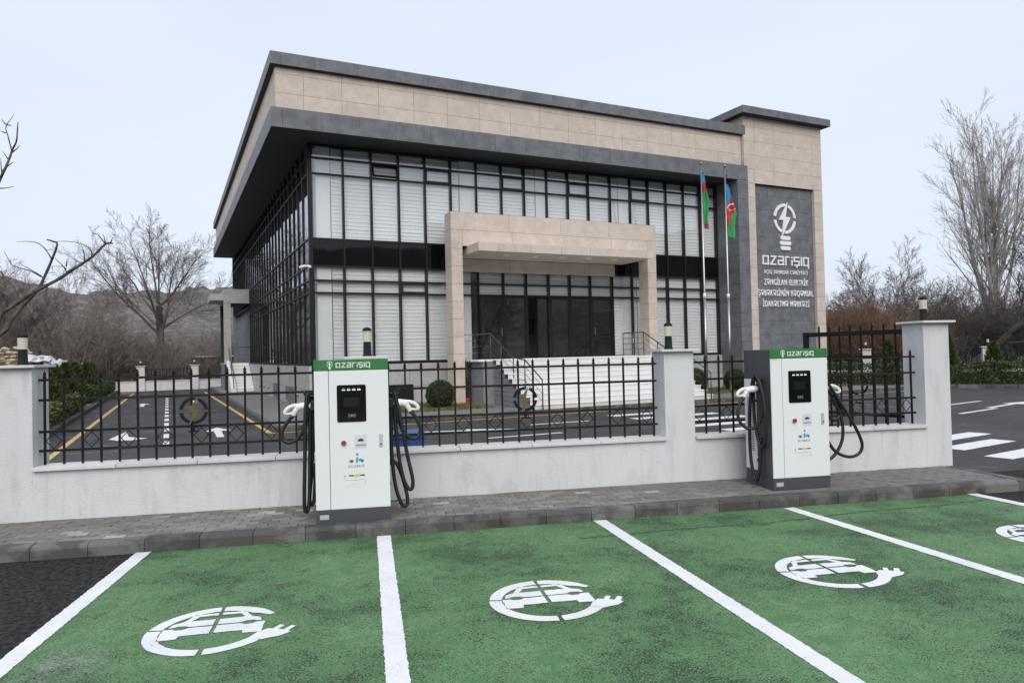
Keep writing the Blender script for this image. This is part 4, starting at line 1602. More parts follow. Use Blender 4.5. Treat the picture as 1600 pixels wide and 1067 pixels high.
    # holsters, hooks, guns, cables
    for s in (-1, 1):
        h = bevel(MB().box(min(s * (W2 - .002), s * .425), max(s * (W2 - .002), s * .425), .185, .255, 1.135, 1.235).build('holster', M['plastic_black'], c), .006)
        MB().tube(spline([(s * W2, .20, 1.285), (s * .43, .20, 1.285), (s * .475, .20, 1.295), (s * .485, .20, 1.335)], 3), .012, 8).build('cable_hook', M['plastic_black'], c, smooth=True)
        MB().tube([(s * (W2 - .004), .24, .56), (s * (W2 + .03), .24, .555)], [.035, .028], 12).build('cable_gland', M['plastic_black'], c, smooth=True)
        connector(c, s, .22, 1.185)
    yl = .2
    if variant == 0:
        left = [(-.600, .22, 1.092), (-.655, .22, 1.03), (-.712, .22, .93), (-.705, .22, .845), (-.635, .215, .812), (-.545, .21, .865), (-.475, .2, 1.00), (-.450, .2, 1.18), (-.445, .2, 1.305), (-.462, .19, 1.26), (-.478, .18, 1.05), (-.488, .18, .65), (-.500, .18, .30), (-.498, .185, .13), (-.472, .20, .105), (-.452, .21, .25), (-.440, .215, .70), (-.432, .22, 1.15), (-.428, .225, 1.30), (-.412, .24, 1.25), (-.405, .25, .95), (-.43, .25, .50), (-.455, .25, .22), (-.44, .25, .155), (-.41, .245, .20), (-.395, .24, .40), (-.398, .24, .53), (-.374, .24, .558)]
        right = [(.600, .22, 1.092), (.652, .22, 1.03), (.700, .22, .92), (.690, .22, .835), (.625, .21, .795), (.535, .2, .86), (.470, .2, 1.02), (.437, .2, 1.20), (.432, .2, 1.305), (.455, .19, 1.22), (.500, .18, .98), (.560, .18, .62), (.610, .18, .36), (.585, .185, .265), (.520, .19, .36), (.470, .20, .62), (.440, .21, 1.0), (.425, .22, 1.27), (.405, .225, 1.15), (.395, .22, .70), (.425, .2, .33), (.490, .2, .115), (.545, .2, .105), (.545, .21, .22), (.485, .23, .45), (.430, .24, .555), (.374, .24, .558)]
    else:
        left = [(-.600, .22, 1.092), (-.650, .22, 1.02), (-.690, .21, .90), (-.655, .2, .78), (-.560, .17, .715), (-.470, .13, .78), (-.425, .10, .95), (-.420, .10, 1.15), (-.435, .15, 1.29), (-.450, .20, 1.325), (-.440, .27, 1.26), (-.425, .30, 1.0), (-.42, .29, .75), (-.415, .22, .53), (-.412, .14, .50), (-.415, .07, .62), (-.425, .05, .90), (-.435, .10, 1.20), (-.455, .19, 1.345), (-.47, .25, 1.24), (-.47, .33, .85), (-.455, .36, .40), (-.44, .32, .13), (-.425, .27, .08), (-.415, .235, .20), (-.40, .22, .42), (-.40, .23, .53), (-.374, .24, .558)]
        right = [(.600, .22, 1.092), (.650, .22, 1.02), (.690, .22, .90), (.660, .22, .80), (.575, .21, .77), (.49, .2, .86), (.445, .2, 1.05), (.432, .2, 1.25), (.440, .2, 1.325), (.54, .18, 1.17), (.70, .17, .92), (.86, .17, .66), (.945, .18, .46), (.90, .19, .345), (.76, .20, .315), (.58, .205, .40), (.46, .21, .62), (.43, .215, .95), (.425, .22, 1.25), (.45, .22, 1.28), (.56, .22, 1.08), (.69, .215, .80), (.70, .21, .55), (.60, .21, .36), (.46, .22, .28), (.405, .235, .42), (.40, .24, .53), (.374, .24, .558)]
    for p in (left, right):
        MB().tube(spline(p, 6), .0195, 10).build('cable', M['rubber'], c, smooth=True)
        MB().tube([p[0], tuple(Vector(p[0]) * .4 + Vector(p[1]) * .6)], [.024, .018], 10).build('cable_sleeve', M['plastic_black'], c, smooth=True)
    c['category'] = 'charging station'
    c['group'] = 'charging stations on the pavement'
    return c


charger(-.243, 7.42, .122, 0)['label'] = 'white charging station with green header at the end of the second bay line'
charger(4.925, 7.60, .122, 1)['label'] = 'white charging station with its charcoal side in view beside the tall gate pillar'

# ------------------------------------------------------------------ flag poles and flags
def flagpole(u, v, h):
    r = empty('flagpole', fromb(u, v, .115), TB)
    MB().tube([(0, 0, 0), (0, 0, h * .42)], .05, 14).build('lower_tube', M['steel'], r, smooth=True)
    MB().tube([(0, 0, h * .42), (0, 0, h * .43), (0, 0, h)], [.05, .036, .030], 14).build('upper_tube', M['steel'], r, smooth=True)
    MB().tube([(0, 0, h * .415), (0, 0, h * .435)], .058, 14).build('collar', M['plastic_white'], r, smooth=True)
    MB().lathe([(.055, h), (.06, h + .02), (.05, h + .05), (.02, h + .06)], sides=14).build('finial', M['steel'], r, smooth=True)
    MB().box(.03, .11, -.02, .02, h - .38, h - .33).build('pulley', M['plastic_black'], r)
    MB().lathe([(.14, 0), (.14, .03), (.07, .05)], sides=14).build('foot_plate', M['steel'], r)
    return r


def flag(u, v, ztop, seed, length, width, furled, lab):
    """limp flag hanging down beside its pole; cloth coordinates carry the three bands"""
    rg = random.Random(seed)
    nu, nv = 16, 40
    V, F, UV = [], [], []
    ph = rg.uniform(0, 6)
    for j in range(nv + 1):
        w = j / nv
        wid = .04 + width * min(1.0, (w * 1.9) ** .8) * (1.0 - .12 * math.sin(6 * w + ph))
        for i in range(nu + 1):
            h = i / nu
            x = .02 + wid * h + .03 * math.sin(5 * w + ph) * w
            y = .055 * math.sin(h * 9 + 2.5 * w + ph) * min(1, w * 2.5) + .03 * math.sin(14 * w + 4 * h)
            z = -length * w - (.13 * h if not furled else .04 * h) * w
            V.append((x, y, z))
            if furled:
                t = 1 - 2.1 * w if w < .44 else .06
                if w > .86:
                    t = .06 + (w - .86) / .14 * .8
                UV.append((w * .8 + .12 * h, min(.99, max(.01, t - .12 * (h - .5)))))
            else:
                UV.append((.06 + w * 1.02, min(.99, max(.01, 1 - (.78 * w + .66 * h * w)))))
    for j in range(nv):
        for i in range(nu):
            a = j * (nu + 1) + i
            F.append((a, a + 1, a + nu + 2, a + nu + 1))
    me = bpy.data.meshes.new('flag')
    me.from_pydata(V, [], F)
    uvl = me.uv_layers.new(name='cloth')
    for lp in me.loops:
        uvl.data[lp.index].uv = UV[lp.vertex_index]
    me.materials.append(M['flag'])
    me.polygons.foreach_set('use_smooth', [True] * len(F))
    o = place('flag', me, None, fromb(u, v, ztop))
    o.rotation_euler = (0, 0, TB - R(8))
    m = o.modifiers.new('thickness', 'SOLIDIFY')
    m.thickness = .004
    tag(o, lab, 'flag', 'flags on the two poles')
    return o


tag(flagpole(15.33, -1.62, 8.70), 'steel flagpole left of the other, nearer the portico', 'flagpole', 'flagpoles before the building')
tag(flagpole(16.50, -1.62, 8.70), 'steel flagpole right of the other, nearer the tower sign', 'flagpole', 'flagpoles before the building')
flag(15.35, -1.64, 8.42, 3, 2.05, .17, True, 'furled narrow flag, mostly green, on the pole nearer the portico')
flag(16.52, -1.64, 8.12, 8, 2.0, .31, False, 'drooping blue red and green flag with crescent on the pole nearer the tower sign')

# camera on the building corner, blue bin, red thing by the stairs
cc = empty('security_camera', fromb(1.16, 1.14, 4.80), TB)
tag(cc, 'small white twin security camera at the front left corner of the building', 'camera')
MB().box(-.05, .12, -.02, .15, -.03, .03).build('mount', M['plastic_white'], cc)
MB().tube([(-.02, .05, .01), (-.20, .10, -.05)], .045, 10).build('camera_body', M['plastic_white'], cc, smooth=True)
MB().tube([(.03, -.0, .0), (.12, -.14, -.05)], .045, 10).build('camera_body', M['plastic_white'], cc, smooth=True)
bb = empty('blue_bin', (.22, 9.38, 0), .05)
tag(bb, 'blue plastic bin behind the fence right of the left charger', 'bin')
MB().prism([(-.33, 0), (.33, 0), (.37, .75), (-.37, .75)], 'y', -.24, .24).build('tub', M['blue_plastic'], bb)
bevel(MB().box(-.40, .40, -.27, .27, .751, .81).build('rim', M['blue_plastic'], bb), .01)
for s in (-1, 1):
    MB().box(s * .2 - .02, s * .2 + .02, -.262, -.241, .1, .73).build('rib', M['blue_plastic'], bb)
rd = empty('red_object', fromb(6.22, .25, .118), TB + .3)
tag(rd, 'small red plastic object lying beside the stair wall', 'plastic object')
bevel(MB().prism([(-.30, 0), (.30, 0), (.28, .20), (.05, .16), (-.20, .08)], 'y', -.12, .12).build('wedge', M['red_plastic'], rd), .02)

# ------------------------------------------------------------------ growth: bare trees, thickets, hedges
def grow(mb, p, d, L, r, lvl, P, rng, mi=0):
    """one limb and, level by level, what springs from it"""
    S = P['lv'][lvl]
    n = S['seg']
    pts, rad, dirs = [p.copy()], [r], [d.copy()]
    for i in range(n):
        d = (d + Vector((rng.gauss(0, 1), rng.gauss(0, 1), rng.gauss(0, 1))) * S['wob'] + Vector((0, 0, S['up']))).normalized()
        p = p + d * (L / n)
        pts.append(p.copy())
        dirs.append(d.copy())
        rad.append(max(r * (1 - (i + 1) / n * S['taper']), P['rmin']))
    mb.tube(pts, rad, S['sides'], mi, caps=False)
    if lvl + 1 < len(P['lv']):
        C = P['lv'][lvl + 1]
        for k in range(S['kids']):
            t = S['t0'] + (1 - S['t0']) * ((k + rng.random()) / S['kids'])
            f = t * n
            i = min(int(f), n - 1)
            q = pts[i].lerp(pts[i + 1], f - i)
            rr_ = rad[i] + (rad[i + 1] - rad[i]) * (f - i)
            dd = dirs[i]
            ax = dd.orthogonal().normalized()
            ax.rotate(Matrix.Rotation(rng.uniform(0, 2 * math.pi), 3, dd))
            ang = R(rng.gauss(S['ang'], S['ang'] * .22))
            nd = dd.copy()
            nd.rotate(Matrix.Rotation(ang, 3, ax))
            grow(mb, q, nd.normalized(), C['len'] * L * (1.1 - S['fall'] * t) * rng.uniform(.7, 1.2), max(rr_ * C['rad'], P['rmin']), lvl + 1, P, rng, mi)


def lv(seg, wob, up, taper=.8, sides=3, kids=0, t0=.2, ang=40, fall=.5, len=.5, rad=.5):
    return dict(seg=seg, wob=wob, up=up, taper=taper, sides=sides, kids=kids, t0=t0, ang=ang, fall=fall, len=len, rad=rad)


OAKISH = dict(rmin=.0065, lv=[lv(4, .05, .05, .35, 8, 11, .55, 46, .1), lv(7, .075, .03, .85, 5, 11, .22, 36, .55, 1.25, .40), lv(5, .10, .04, .8, 4, 9, .15, 36, .5, .50, .50), lv(4, .12, .03, .7, 3, 7, .1, 36, .4, .44, .5), lv(2, .12, .02, .6, 3, 0, len=.46, rad=.6)])
POPLAR = dict(rmin=.007, lv=[lv(6, .02, .04, .45, 8, 14, .22, 14.5, .25), lv(9, .025, .035, .9, 5, 15, .10, 27, .62, .90, .36), lv(6, .045, .06, .85, 4, 7, .12, 27, .5, .36, .40), lv(4, .06, .05, .7, 3, 4, .1, 28, .4, .44, .5), lv(2, .07, .04, .6, 3, 0, len=.5, rad=.6)])
SHRUB = dict(rmin=.006, lv=[lv(5, .10, .06, .8, 4, 7, .2, 34, .5), lv(4, .14, .06, .75, 3, 7, .15, 38, .45, .48, .55), lv(3, .16, .04, .7, 3, 4, .1, 40, .4, .45, .5), lv(2, .16, .03, .6, 3, 0, len=.5, rad=.6)])


def bare_tree(name, loc, h, P, seed, mat_trunk, mat_twig, lab, lean=(0, 0), r0=None, trunk_share=.35, group=None):
    rng = random.Random(seed)
    root = empty(name, loc)
    tr = MB()
    big = dict(P)
    lvls = P['lv']
    # trunk as its own part, crown of limbs and twigs as the other
    S = lvls[0]
    p, d = Vector((0, 0, -.1)), Vector((lean[0], lean[1], 1)).normalized()
    L = h * trunk_share
    r = r0 or h * .022
    pts, rad, dirs = [p.copy()], [r * 1.25], [d.copy()]
    for i in range(S['seg']):
        d = (d + Vector((rng.gauss(0, 1), rng.gauss(0, 1), 0)) * S['wob'] + Vector((0, 0, S['up']))).normalized()
        p = p + d * (L / S['seg'])
        pts.append(p.copy())
        dirs.append(d.copy())
        rad.append(r * (1 - (i + 1) / S['seg'] * S['taper']))
    tr.tube(pts, rad, 10, caps=False)
    tr.build('trunk', mat_trunk, root, smooth=True)
    cr = MB()
    C = lvls[1]
    n = S['seg']
    sub = dict(P)
    sub['lv'] = lvls[1:]
    for k in range(S['kids']):
        t = S['t0'] + (1 - S['t0']) * ((k + rng.random()) / S['kids'])
        if k >= S['kids'] - 3:
            t = 1.0
        f = t * n
        i = min(int(f), n - 1)
        q = pts[i].lerp(pts[i + 1], f - i)
        rr_ = rad[i] + (rad[i + 1] - rad[i]) * (f - i)
        ax = dirs[i].orthogonal().normalized()
        ax.rotate(Matrix.Rotation(k * 2.4 + rng.uniform(-.5, .5), 3, dirs[i]))
        nd = dirs[i].copy()
        nd.rotate(Matrix.Rotation(R(rng.gauss(S['ang'], S['ang'] * .2) * (1 if k < S['kids'] - 2 else .35)), 3, ax))
        grow(cr, q, nd.normalized(), (h - q.z) * C['len'] * rng.uniform(.75, 1.0) / (1.0 if P is POPLAR else 1.25), rr_ * C['rad'], 0, sub, rng)
    cr.build('crown', mat_twig, root)
    tag(root, lab, 'tree', group)
    return root


def polar(az, d):
    return (d * math.sin(R(az)), d * math.cos(R(az)), 0)


bare_tree('bare_tree', polar(-15.2, 58), 11.9, OAKISH, 12, M['bark_dark'], M['twig_dark'], 'wide bare tree with a spreading crown left of the building', r0=.34, trunk_share=.5)
bare_tree('poplar_tree', polar(45.3, 52), 17.0, POPLAR, 9, M['bark_grey'], M['poplar_twig'], 'tall bare poplar with upright limbs at the right edge', r0=.42, trunk_share=.42)
bare_tree('leaning_tree', polar(42.4, 41), 8.4, OAKISH, 31, M['bark_dark'], M['bark_dark'], 'dark bare tree leaning to the right in front of the poplar', lean=(1.15, -.85), r0=.23, trunk_share=.62)
bare_tree('bare_tree', polar(-21.3, 56), 8.2, OAKISH, 8, M['bark_grey'], M['twig_brown'], 'low bare tree with a dense brown dome of twigs above the left road', r0=.22, trunk_share=.20)
bare_tree('bare_tree', polar(-25.6, 52), 7.5, OAKISH, 77, M['bark_dark'], M['twig_dark'], 'bare tree cut by the left edge of the picture', r0=.18, trunk_share=.3)
bare_tree('bare_tree', polar(39.0, 50), 7.2, OAKISH, 45, M['bark_dark'], M['twig_dark'], 'bare dark tree rising from the thicket between tower and poplar', r0=.16, trunk_share=.3)
for i, (az, d, h) in enumerate(((122, 33, 9.5), (133, 30, 8.5), (146, 34, 9.5), (158, 31, 8), (112, 38, 10))):
    bare_tree('bare_tree', polar(az, d), h, OAKISH, 60 + i % 2, M['bark_dark'], M['twig_dark'], 'bare tree behind the viewer mirrored in the front windows, %s from the right' % ('second', 'third', 'fourth', 'fifth', 'first')[i], group='trees mirrored in the windows', r0=.2)

# near limbs reaching in from the left: part of a tree standing just outside the picture
LIMBS = {
    'A': [(-4.743, 9.942, 2.091), (-4.591, 9.9, 2.423), (-4.443, 9.858, 2.522), (-4.095, 9.654, 2.698), (-3.818, 9.552, 2.817), (-3.568, 9.462, 2.959), (-3.315, 9.294, 3.077), (-3.146, 9.24, 3.224), (-3.063, 9.226, 3.229)],
    'A2': [(-3.146, 9.24, 3.224), (-3.151, 9.163, 3.253), (-3.179, 9.098, 3.311), (-3.225, 9.041, 3.319)],
    'A3': [(-3.146, 9.24, 3.224), (-3.157, 9.225, 3.309), (-3.165, 9.208, 3.334)],
    'A4': [(-3.083, 9.21, 3.227), (-3.025, 9.113, 3.287)],
    'B': [(-4.58, 9.87, 2.182), (-4.431, 9.828, 2.369), (-4.255, 9.774, 2.555), (-4.042, 9.63, 2.731), (-3.947, 9.612, 2.918), (-3.879, 9.606, 3.083), (-3.78, 9.513, 3.258), (-3.851, 9.57, 3.302), (-3.942, 9.636, 3.335)],
    'B2': [(-3.872, 9.579, 3.091), (-3.935, 9.589, 3.198), (-4.029, 9.613, 3.284), (-4.15, 9.649, 3.312), (-4.299, 9.698, 3.314)],
    'B3': [(-4.0, 9.636, 2.869), (-4.201, 9.808, 2.965), (-4.406, 9.981, 3.029), (-4.559, 10.129, 3.09), (-4.673, 10.259, 3.218), (-4.76, 10.378, 3.298)],
    'B4': [(-4.013, 9.642, 2.886), (-4.189, 9.78, 2.981), (-4.327, 9.9, 3.048), (-4.439, 10.008, 3.106)],
    'A5': [(-3.325, 9.324, 3.092), (-3.372, 9.4, 3.185), (-3.498, 9.512, 3.26), (-3.704, 9.659, 3.317), (-3.914, 9.807, 3.339)],
    'A6': [(-3.428, 9.372, 3.034), (-3.41, 9.309, 3.136), (-3.415, 9.257, 3.209)],
    'A7': [(-3.666, 9.483, 2.907), (-3.715, 9.513, 2.988), (-3.796, 9.558, 3.064), (-3.838, 9.585, 3.103)],
    'A8': [(-3.673, 9.486, 2.95), (-3.704, 9.457, 2.981), (-3.812, 9.463, 2.982)],
    'A9': [(-3.673, 9.486, 2.985), (-3.629, 9.402, 3.067)],
    'A10': [(-3.557, 9.432, 2.967), (-3.624, 9.386, 2.914), (-3.593, 9.294, 2.885)],
    'C': [(-4.737, 9.942, 2.692), (-4.641, 9.924, 2.931), (-4.6, 9.93, 2.98), (-4.492, 9.834, 2.884), (-4.4, 9.816, 2.775), (-4.347, 9.816, 2.655)],
    'C2': [(-4.589, 9.9, 2.723), (-4.582, 9.979, 2.67), (-4.581, 10.06, 2.554)],
    'T': [(-4.108, 8.642, 3.582), (-4.024, 8.624, 3.727), (-3.988, 8.63, 3.834), (-3.899, 8.54, 3.919), (-3.851, 8.54, 4.046), (-3.827, 8.552, 4.144), (-3.752, 8.468, 4.205), (-3.752, 8.492, 4.327), (-3.757, 8.518, 4.43)],
    'T2': [(-3.826, 8.528, 4.127), (-3.883, 8.614, 4.234), (-3.944, 8.702, 4.354), (-3.997, 8.785, 4.432), (-4.015, 8.851, 4.506), (-4.0, 8.902, 4.578), (-3.99, 8.955, 4.651)],
    'T3': [(-3.881, 8.557, 4.41), (-3.953, 8.648, 4.464), (-4.015, 8.735, 4.526)],
    'T4': [(-3.897, 8.564, 4.323), (-3.935, 8.526, 4.335)],
    'T5': [(-3.822, 8.526, 4.101), (-3.746, 8.452, 4.118), (-3.682, 8.385, 4.142)],
    'T6': [(-3.863, 8.546, 4.026), (-3.913, 8.594, 4.08), (-3.963, 8.643, 4.145)],
    'T7': [(-3.949, 8.588, 3.888), (-3.986, 8.65, 3.987), (-4.016, 8.708, 4.087)],
    'T8': [(-3.949, 8.588, 3.909), (-3.89, 8.625, 3.994), (-3.872, 8.683, 4.042)],
    'T9': [(-4.072, 8.648, 3.753), (-4.017, 8.691, 3.747), (-3.961, 8.734, 3.763), (-3.923, 8.787, 3.793)],
    'T10': [(-3.876, 8.554, 4.409), (-3.774, 8.426, 4.364)],
}
nt = empty('near_tree', (-6.3, 9.9, 0))
tag(nt, 'near bare tree whose dark limbs reach into the picture from the left', 'tree')
mb = MB()
mb.tube([(0, 0, -.1), (.05, .02, .8), (.0, .05, 1.6), (.15, 0, 2.4), (.3, -.1, 3.6), (.2, -.4, 4.6), (.3, -.8, 5.2)], [.15, .13, .12, .11, .09, .06, .03], 10)
mb.build('trunk', M['bark_near'], nt, smooth=True)
mb = MB()
r_of = {'A': .034, 'B': .030, 'C': .016, 'T': .020}
off = Vector((6.3, -9.9, 0))
for k, p in LIMBS.items():
    pts = [Vector(q) + off for q in p]
    if k == 'A':
        pts = [Vector((.1, 0, 1.75)), Vector((.8, .05, 1.85))] + pts
    if k == 'B':
        pts = [Vector((.05, 0, 1.55)), Vector((.9, .02, 1.75))] + pts
    if k == 'T':
        pts = [Vector((.3, -.1, 3.5)), Vector((1.4, -.8, 3.45))] + pts
    if k == 'C':
        pts = [Vector((.25, -.05, 3.0)), Vector((1.0, .0, 3.3))] + pts
    pts = spline(pts, 3)
    n = len(pts)
    r0_ = r_of.get(k, .0085)
    mb.tube(pts, [r0_ * (1 - .72 * (i / (n - 1))) * (1 + .08 * math.sin(i * 2.1)) for i in range(n)], 6)
mb.build('limbs', M['bark_near'], nt, smooth=True)


def variants(P, seeds, hmin, hmax, stems, spread):
    out = []
    for s in seeds:
        rng = random.Random(s)
        mb = MB()
        for k in range(stems):
            a, rr_ = rng.uniform(0, 6.283), rng.uniform(0, .5)
            d = Vector((math.cos(a) * spread, math.sin(a) * spread, 1)).normalized()
            grow(mb, Vector((rr_ * math.cos(a), rr_ * math.sin(a), -.1)), d, rng.uniform(hmin, hmax), .035, 0, P, rng)
        out.append((np.array(mb.v, dtype=np.float32), np.array(mb.f, dtype=np.int32)))
    return out


def scatter(name, var, spots, mat, lab):
    """many small shrubs as one thicket"""
    Vs, Fs, n = [], [], 0
    for i, (x, y, z, s, rz) in enumerate(spots):
        V, F = var[i % len(var)]
        c, sn = math.cos(rz), math.sin(rz)
        W = np.empty_like(V)
        W[:, 0] = (V[:, 0] * c - V[:, 1] * sn) * s + x
        W[:, 1] = (V[:, 0] * sn + V[:, 1] * c) * s + y
        W[:, 2] = V[:, 2] * s + z
        Vs.append(W)
        Fs.append(F + n)
        n += len(V)
    V, F = np.concatenate(Vs), np.concatenate(Fs)
    me = bpy.data.meshes.new(name)
    me.vertices.add(len(V))
    me.vertices.foreach_set('co', V.ravel())
    me.loops.add(F.size)
    me.loops.foreach_set('vertex_index', F.ravel())
    me.polygons.add(len(F))
    me.polygons.foreach_set('loop_start', np.arange(0, F.size, F.shape[1], dtype=np.int32))
    me.update(calc_edges=True)
    me.materials.append(mat)
    o = place(name, me)
    tag(o, lab, kind='stuff')
    return o


var = variants(SHRUB, (1, 2, 3, 4), 2.6, 4.2, 9, .35)
rs = random.Random(2)


def spots(az0, az1, d0, d1, n, s0, s1):
    return [(*polar(rs.uniform(az0, az1), rs.uniform(d0, d1))[:2], 0, rs.uniform(s0, s1), rs.uniform(0, 6.28)) for _ in range(n)]


scatter('thicket', var, spots(-36, -9, 56, 72, 56, .5, 1.0), M['twig_brown'], 'brown leafless thicket at the foot of the hills')
scatter('thicket', var, spots(-19.5, -11.5, 51, 57, 15, .6, .95) + spots(-23.5, -18.5, 50, 55, 12, .8, 1.25), M['twig_brown'], 'brown leafless brush round the foot of the wide bare tree')
scatter('thicket', var, spots(-34, -10, 53, 57, 9, .45, .7), M['twig_russet'], 'russet leafless scrub behind the far white wall')
scatter('thicket', var, spots(33, 60, 45, 60, 84, .8, 1.25), M['twig_dark'], 'dark leafless thicket right of the building')
scatter('thicket', var, spots(33, 40.5, 40, 43, 18, .6, .95), M['twig_russet'], 'russet brush in front of the right hand thicket')


def leaves(mb, centre, rad, n, size, rng, shell=.55, flat=1.0, zmin=None, long=1.0):
    cx, cy, cz = centre
    for _ in range(n):
        while True:
            x, y, z = rng.uniform(-1, 1), rng.uniform(-1, 1), rng.uniform(-1, 1)
            q = x * x + y * y + z * z
            if shell * shell < q < 1:
                break
        p = Vector((cx + x * rad[0], cy + y * rad[1], cz + z * rad[2]))
        if zmin is not None and p.z < zmin:
            continue
        s = size * rng.uniform(.6, 1.3)
        a = Vector((rng.gauss(0, 1), rng.gauss(0, 1), rng.gauss(0, 1) * flat)).normalized()
        b = a.orthogonal().normalized()
        b.rotate(Matrix.Rotation(rng.uniform(0, 6.28), 3, a))
        c = a.cross(b)
        b = b * s * long
        c = c * s * .5
        mb.quad(tuple(p - b), tuple(p + c), tuple(p + b), tuple(p - c))


def leaf_box(mb, x0, x1, y0, y1, z0, z1, n, size, rng):
    """leaves all over a loosely clipped hedge body, thickest near its surface"""
    for _ in range(n):
        p = [rng.uniform(x0, x1), rng.uniform(y0, y1), rng.uniform(z0, z1)]
        if rng.random() < .7:
            k = rng.choice((1, 1, 1, 2, 2))
            p[k] = z1 if k == 2 else (y0 if rng.random() < .8 else y1)
            p[k] += rng.gauss(0, .05)
        s = size * rng.uniform(.6, 1.3)
        a = Vector((rng.gauss(0, 1), rng.gauss(0, 1), rng.gauss(0, 1))).normalized()
        b = a.orthogonal().normalized()
        b.rotate(Matrix.Rotation(rng.uniform(0, 6.28), 3, a))
        c = a.cross(b) * s * .5
        b = b * s
        P_ = Vector(p)
        mb.quad(tuple(P_ - b), tuple(P_ + c), tuple(P_ + b), tuple(P_ - c))


def hedge(loc, rz, L, w, h, n, size, lab, seed, mat='leaf_hedge'):
    r = empty('hedge', loc, rz)
    rng = random.Random(seed)
    mb = MB()
    k = max(1, int(L / 1.4))
    for i in range(k):
        hh = h * rng.uniform(.86, 1.1)
        leaf_box(mb, L * i / k, L * (i + 1) / k, -w / 2 * rng.uniform(.9, 1.1), w / 2 * rng.uniform(.9, 1.1), .12, hh, n // k, size, rng)
    f = mb.build('foliage', M[mat], r)
    f['kind'] = 'stuff'
    mb = MB()
    for i in range(int(L / .3)):
        x, y = i * .3 + rng.uniform(0, .2), rng.uniform(-w / 3, w / 3)
        mb.tube([(x, y, 0), (x + rng.uniform(-.1, .1), y, h * .7)], .012, 4)
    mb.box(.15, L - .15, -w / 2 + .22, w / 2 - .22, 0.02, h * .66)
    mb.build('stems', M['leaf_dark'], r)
    tag(r, lab, 'hedge')
    return r


def conifer(loc, h, w, n, seed, lab, group):
    r = empty('conifer_sapling', loc)
    rng = random.Random(seed)
    MB().tube([(0, 0, 0), (.02, 0, h * .5), (0, .01, h * .95)], [.03, .02, .006], 6).build('trunk', M['bark_dark'], r)
    mb = MB()
    for k in range(n):
        t = rng.random() ** .8
        z = h * (.06 + .94 * t)
        R_ = w * (1 - t) ** .75 + .04
        a = rng.uniform(0, 6.283)
        rr_ = R_ * math.sqrt(rng.uniform(.2, 1))
        d = Vector((math.cos(a) * .7, math.sin(a) * .7, .75 + rng.uniform(-.3, .3))).normalized()
        p = Vector((rr_ * math.cos(a), rr_ * math.sin(a), z))
        s = rng.uniform(.06, .13) * (h / 1.6) ** .5
        side = d.cross(Vector((rng.gauss(0, 1), rng.gauss(0, 1), rng.gauss(0, 1)))).normalized() * s * .28
        mb.quad(tuple(p - d * s), tuple(p + side), tuple(p + d * s), tuple(p - side))
    f = mb.build('foliage', M['leaf_conifer'], r)
    f['kind'] = 'stuff'
    tag(r, lab, 'conifer', group)
    return r


# left planting bed
ORD = ['first', 'second', 'third', 'fourth', 'fifth', 'sixth', 'seventh', 'eighth']
hedge(fromb(-6.02, -4.6, .10), TB + math.pi / 2, 12.6, .55, .60, 12000, .05, 'leafy green hedge along the kerb of the left inner road, nearest the fence', 71, 'leaf_bright')
hedge(fromb(-6.1, 12.0, .10), TB + math.pi / 2, 13.0, .75, .70, 6000, .05, 'low clipped hedge at the far end of the left inner road', 72)
for i, (u, v, h) in enumerate(((-6.35, 3.6, 1.6), (-6.45, 6.2, 1.65), (-6.4, 9.0, 1.7), (-6.45, 12.2, 1.7), (-6.3, 15.5, 1.7), (-6.4, 19.0, 1.65))):
    conifer(fromb(u, v, .10), h, .62, 4200, 90 + i, 'young green conifer behind the left hedge, %s from the fence' % ORD[i], 'conifers in the left bed')

# right far side: kerb, hedge, white wall with pillars and bars, conifers
E1 = (.8, -.6)
WA = math.atan2(-.6, .8)


def far_wall(loc, rz, L, pill, zt, hw, lab, lamp_lab):
    r = empty('far_wall', loc, rz)
    MB().box(0, L, -.1, .1, 0, hw).build('wall_base', M['stucco'], r)
    MB().box(0, L, -.14, .14, hw + .001, hw + .04).build('coping', M['marble'], r)
    for x in pill:
        p = MB().box(x - .22, x + .22, -.22, .22, 0, zt).build('pillar', M['stucco'], r)
        MB().box(x - .28, x + .28, -.28, .28, zt + .001, zt + .04).build('pillar_cap', M['marble'], p)
    for a, b in zip(pill, pill[1:]):
        f = MB()
        n = int((b - a) / .2)
        for i in range(1, n):
            x = a + (b - a) * i / n
            f.box(x - .014, x + .014, -.014, .014, hw + .04, zt - .08)
        o = f.build('bars', M['iron'], r)
        o['kind'] = 'stuff'
        for z in (hw + .12, zt - .22):
            MB().box(a + .22, b - .22, -.03, -.015, z, z + .035).build('rail', M['iron'], r)
    tag(r, lab, 'wall')
    for k, x in enumerate(pill):
        c, s = math.cos(rz), math.sin(rz)
        q = copy_tree(L0)
        q.location = (loc[0] + x * c, loc[1] + x * s, zt + .04)
        tag(q, '%s, %s from left' % (lamp_lab, ORD[k]), 'lamp', lamp_lab)
    return r


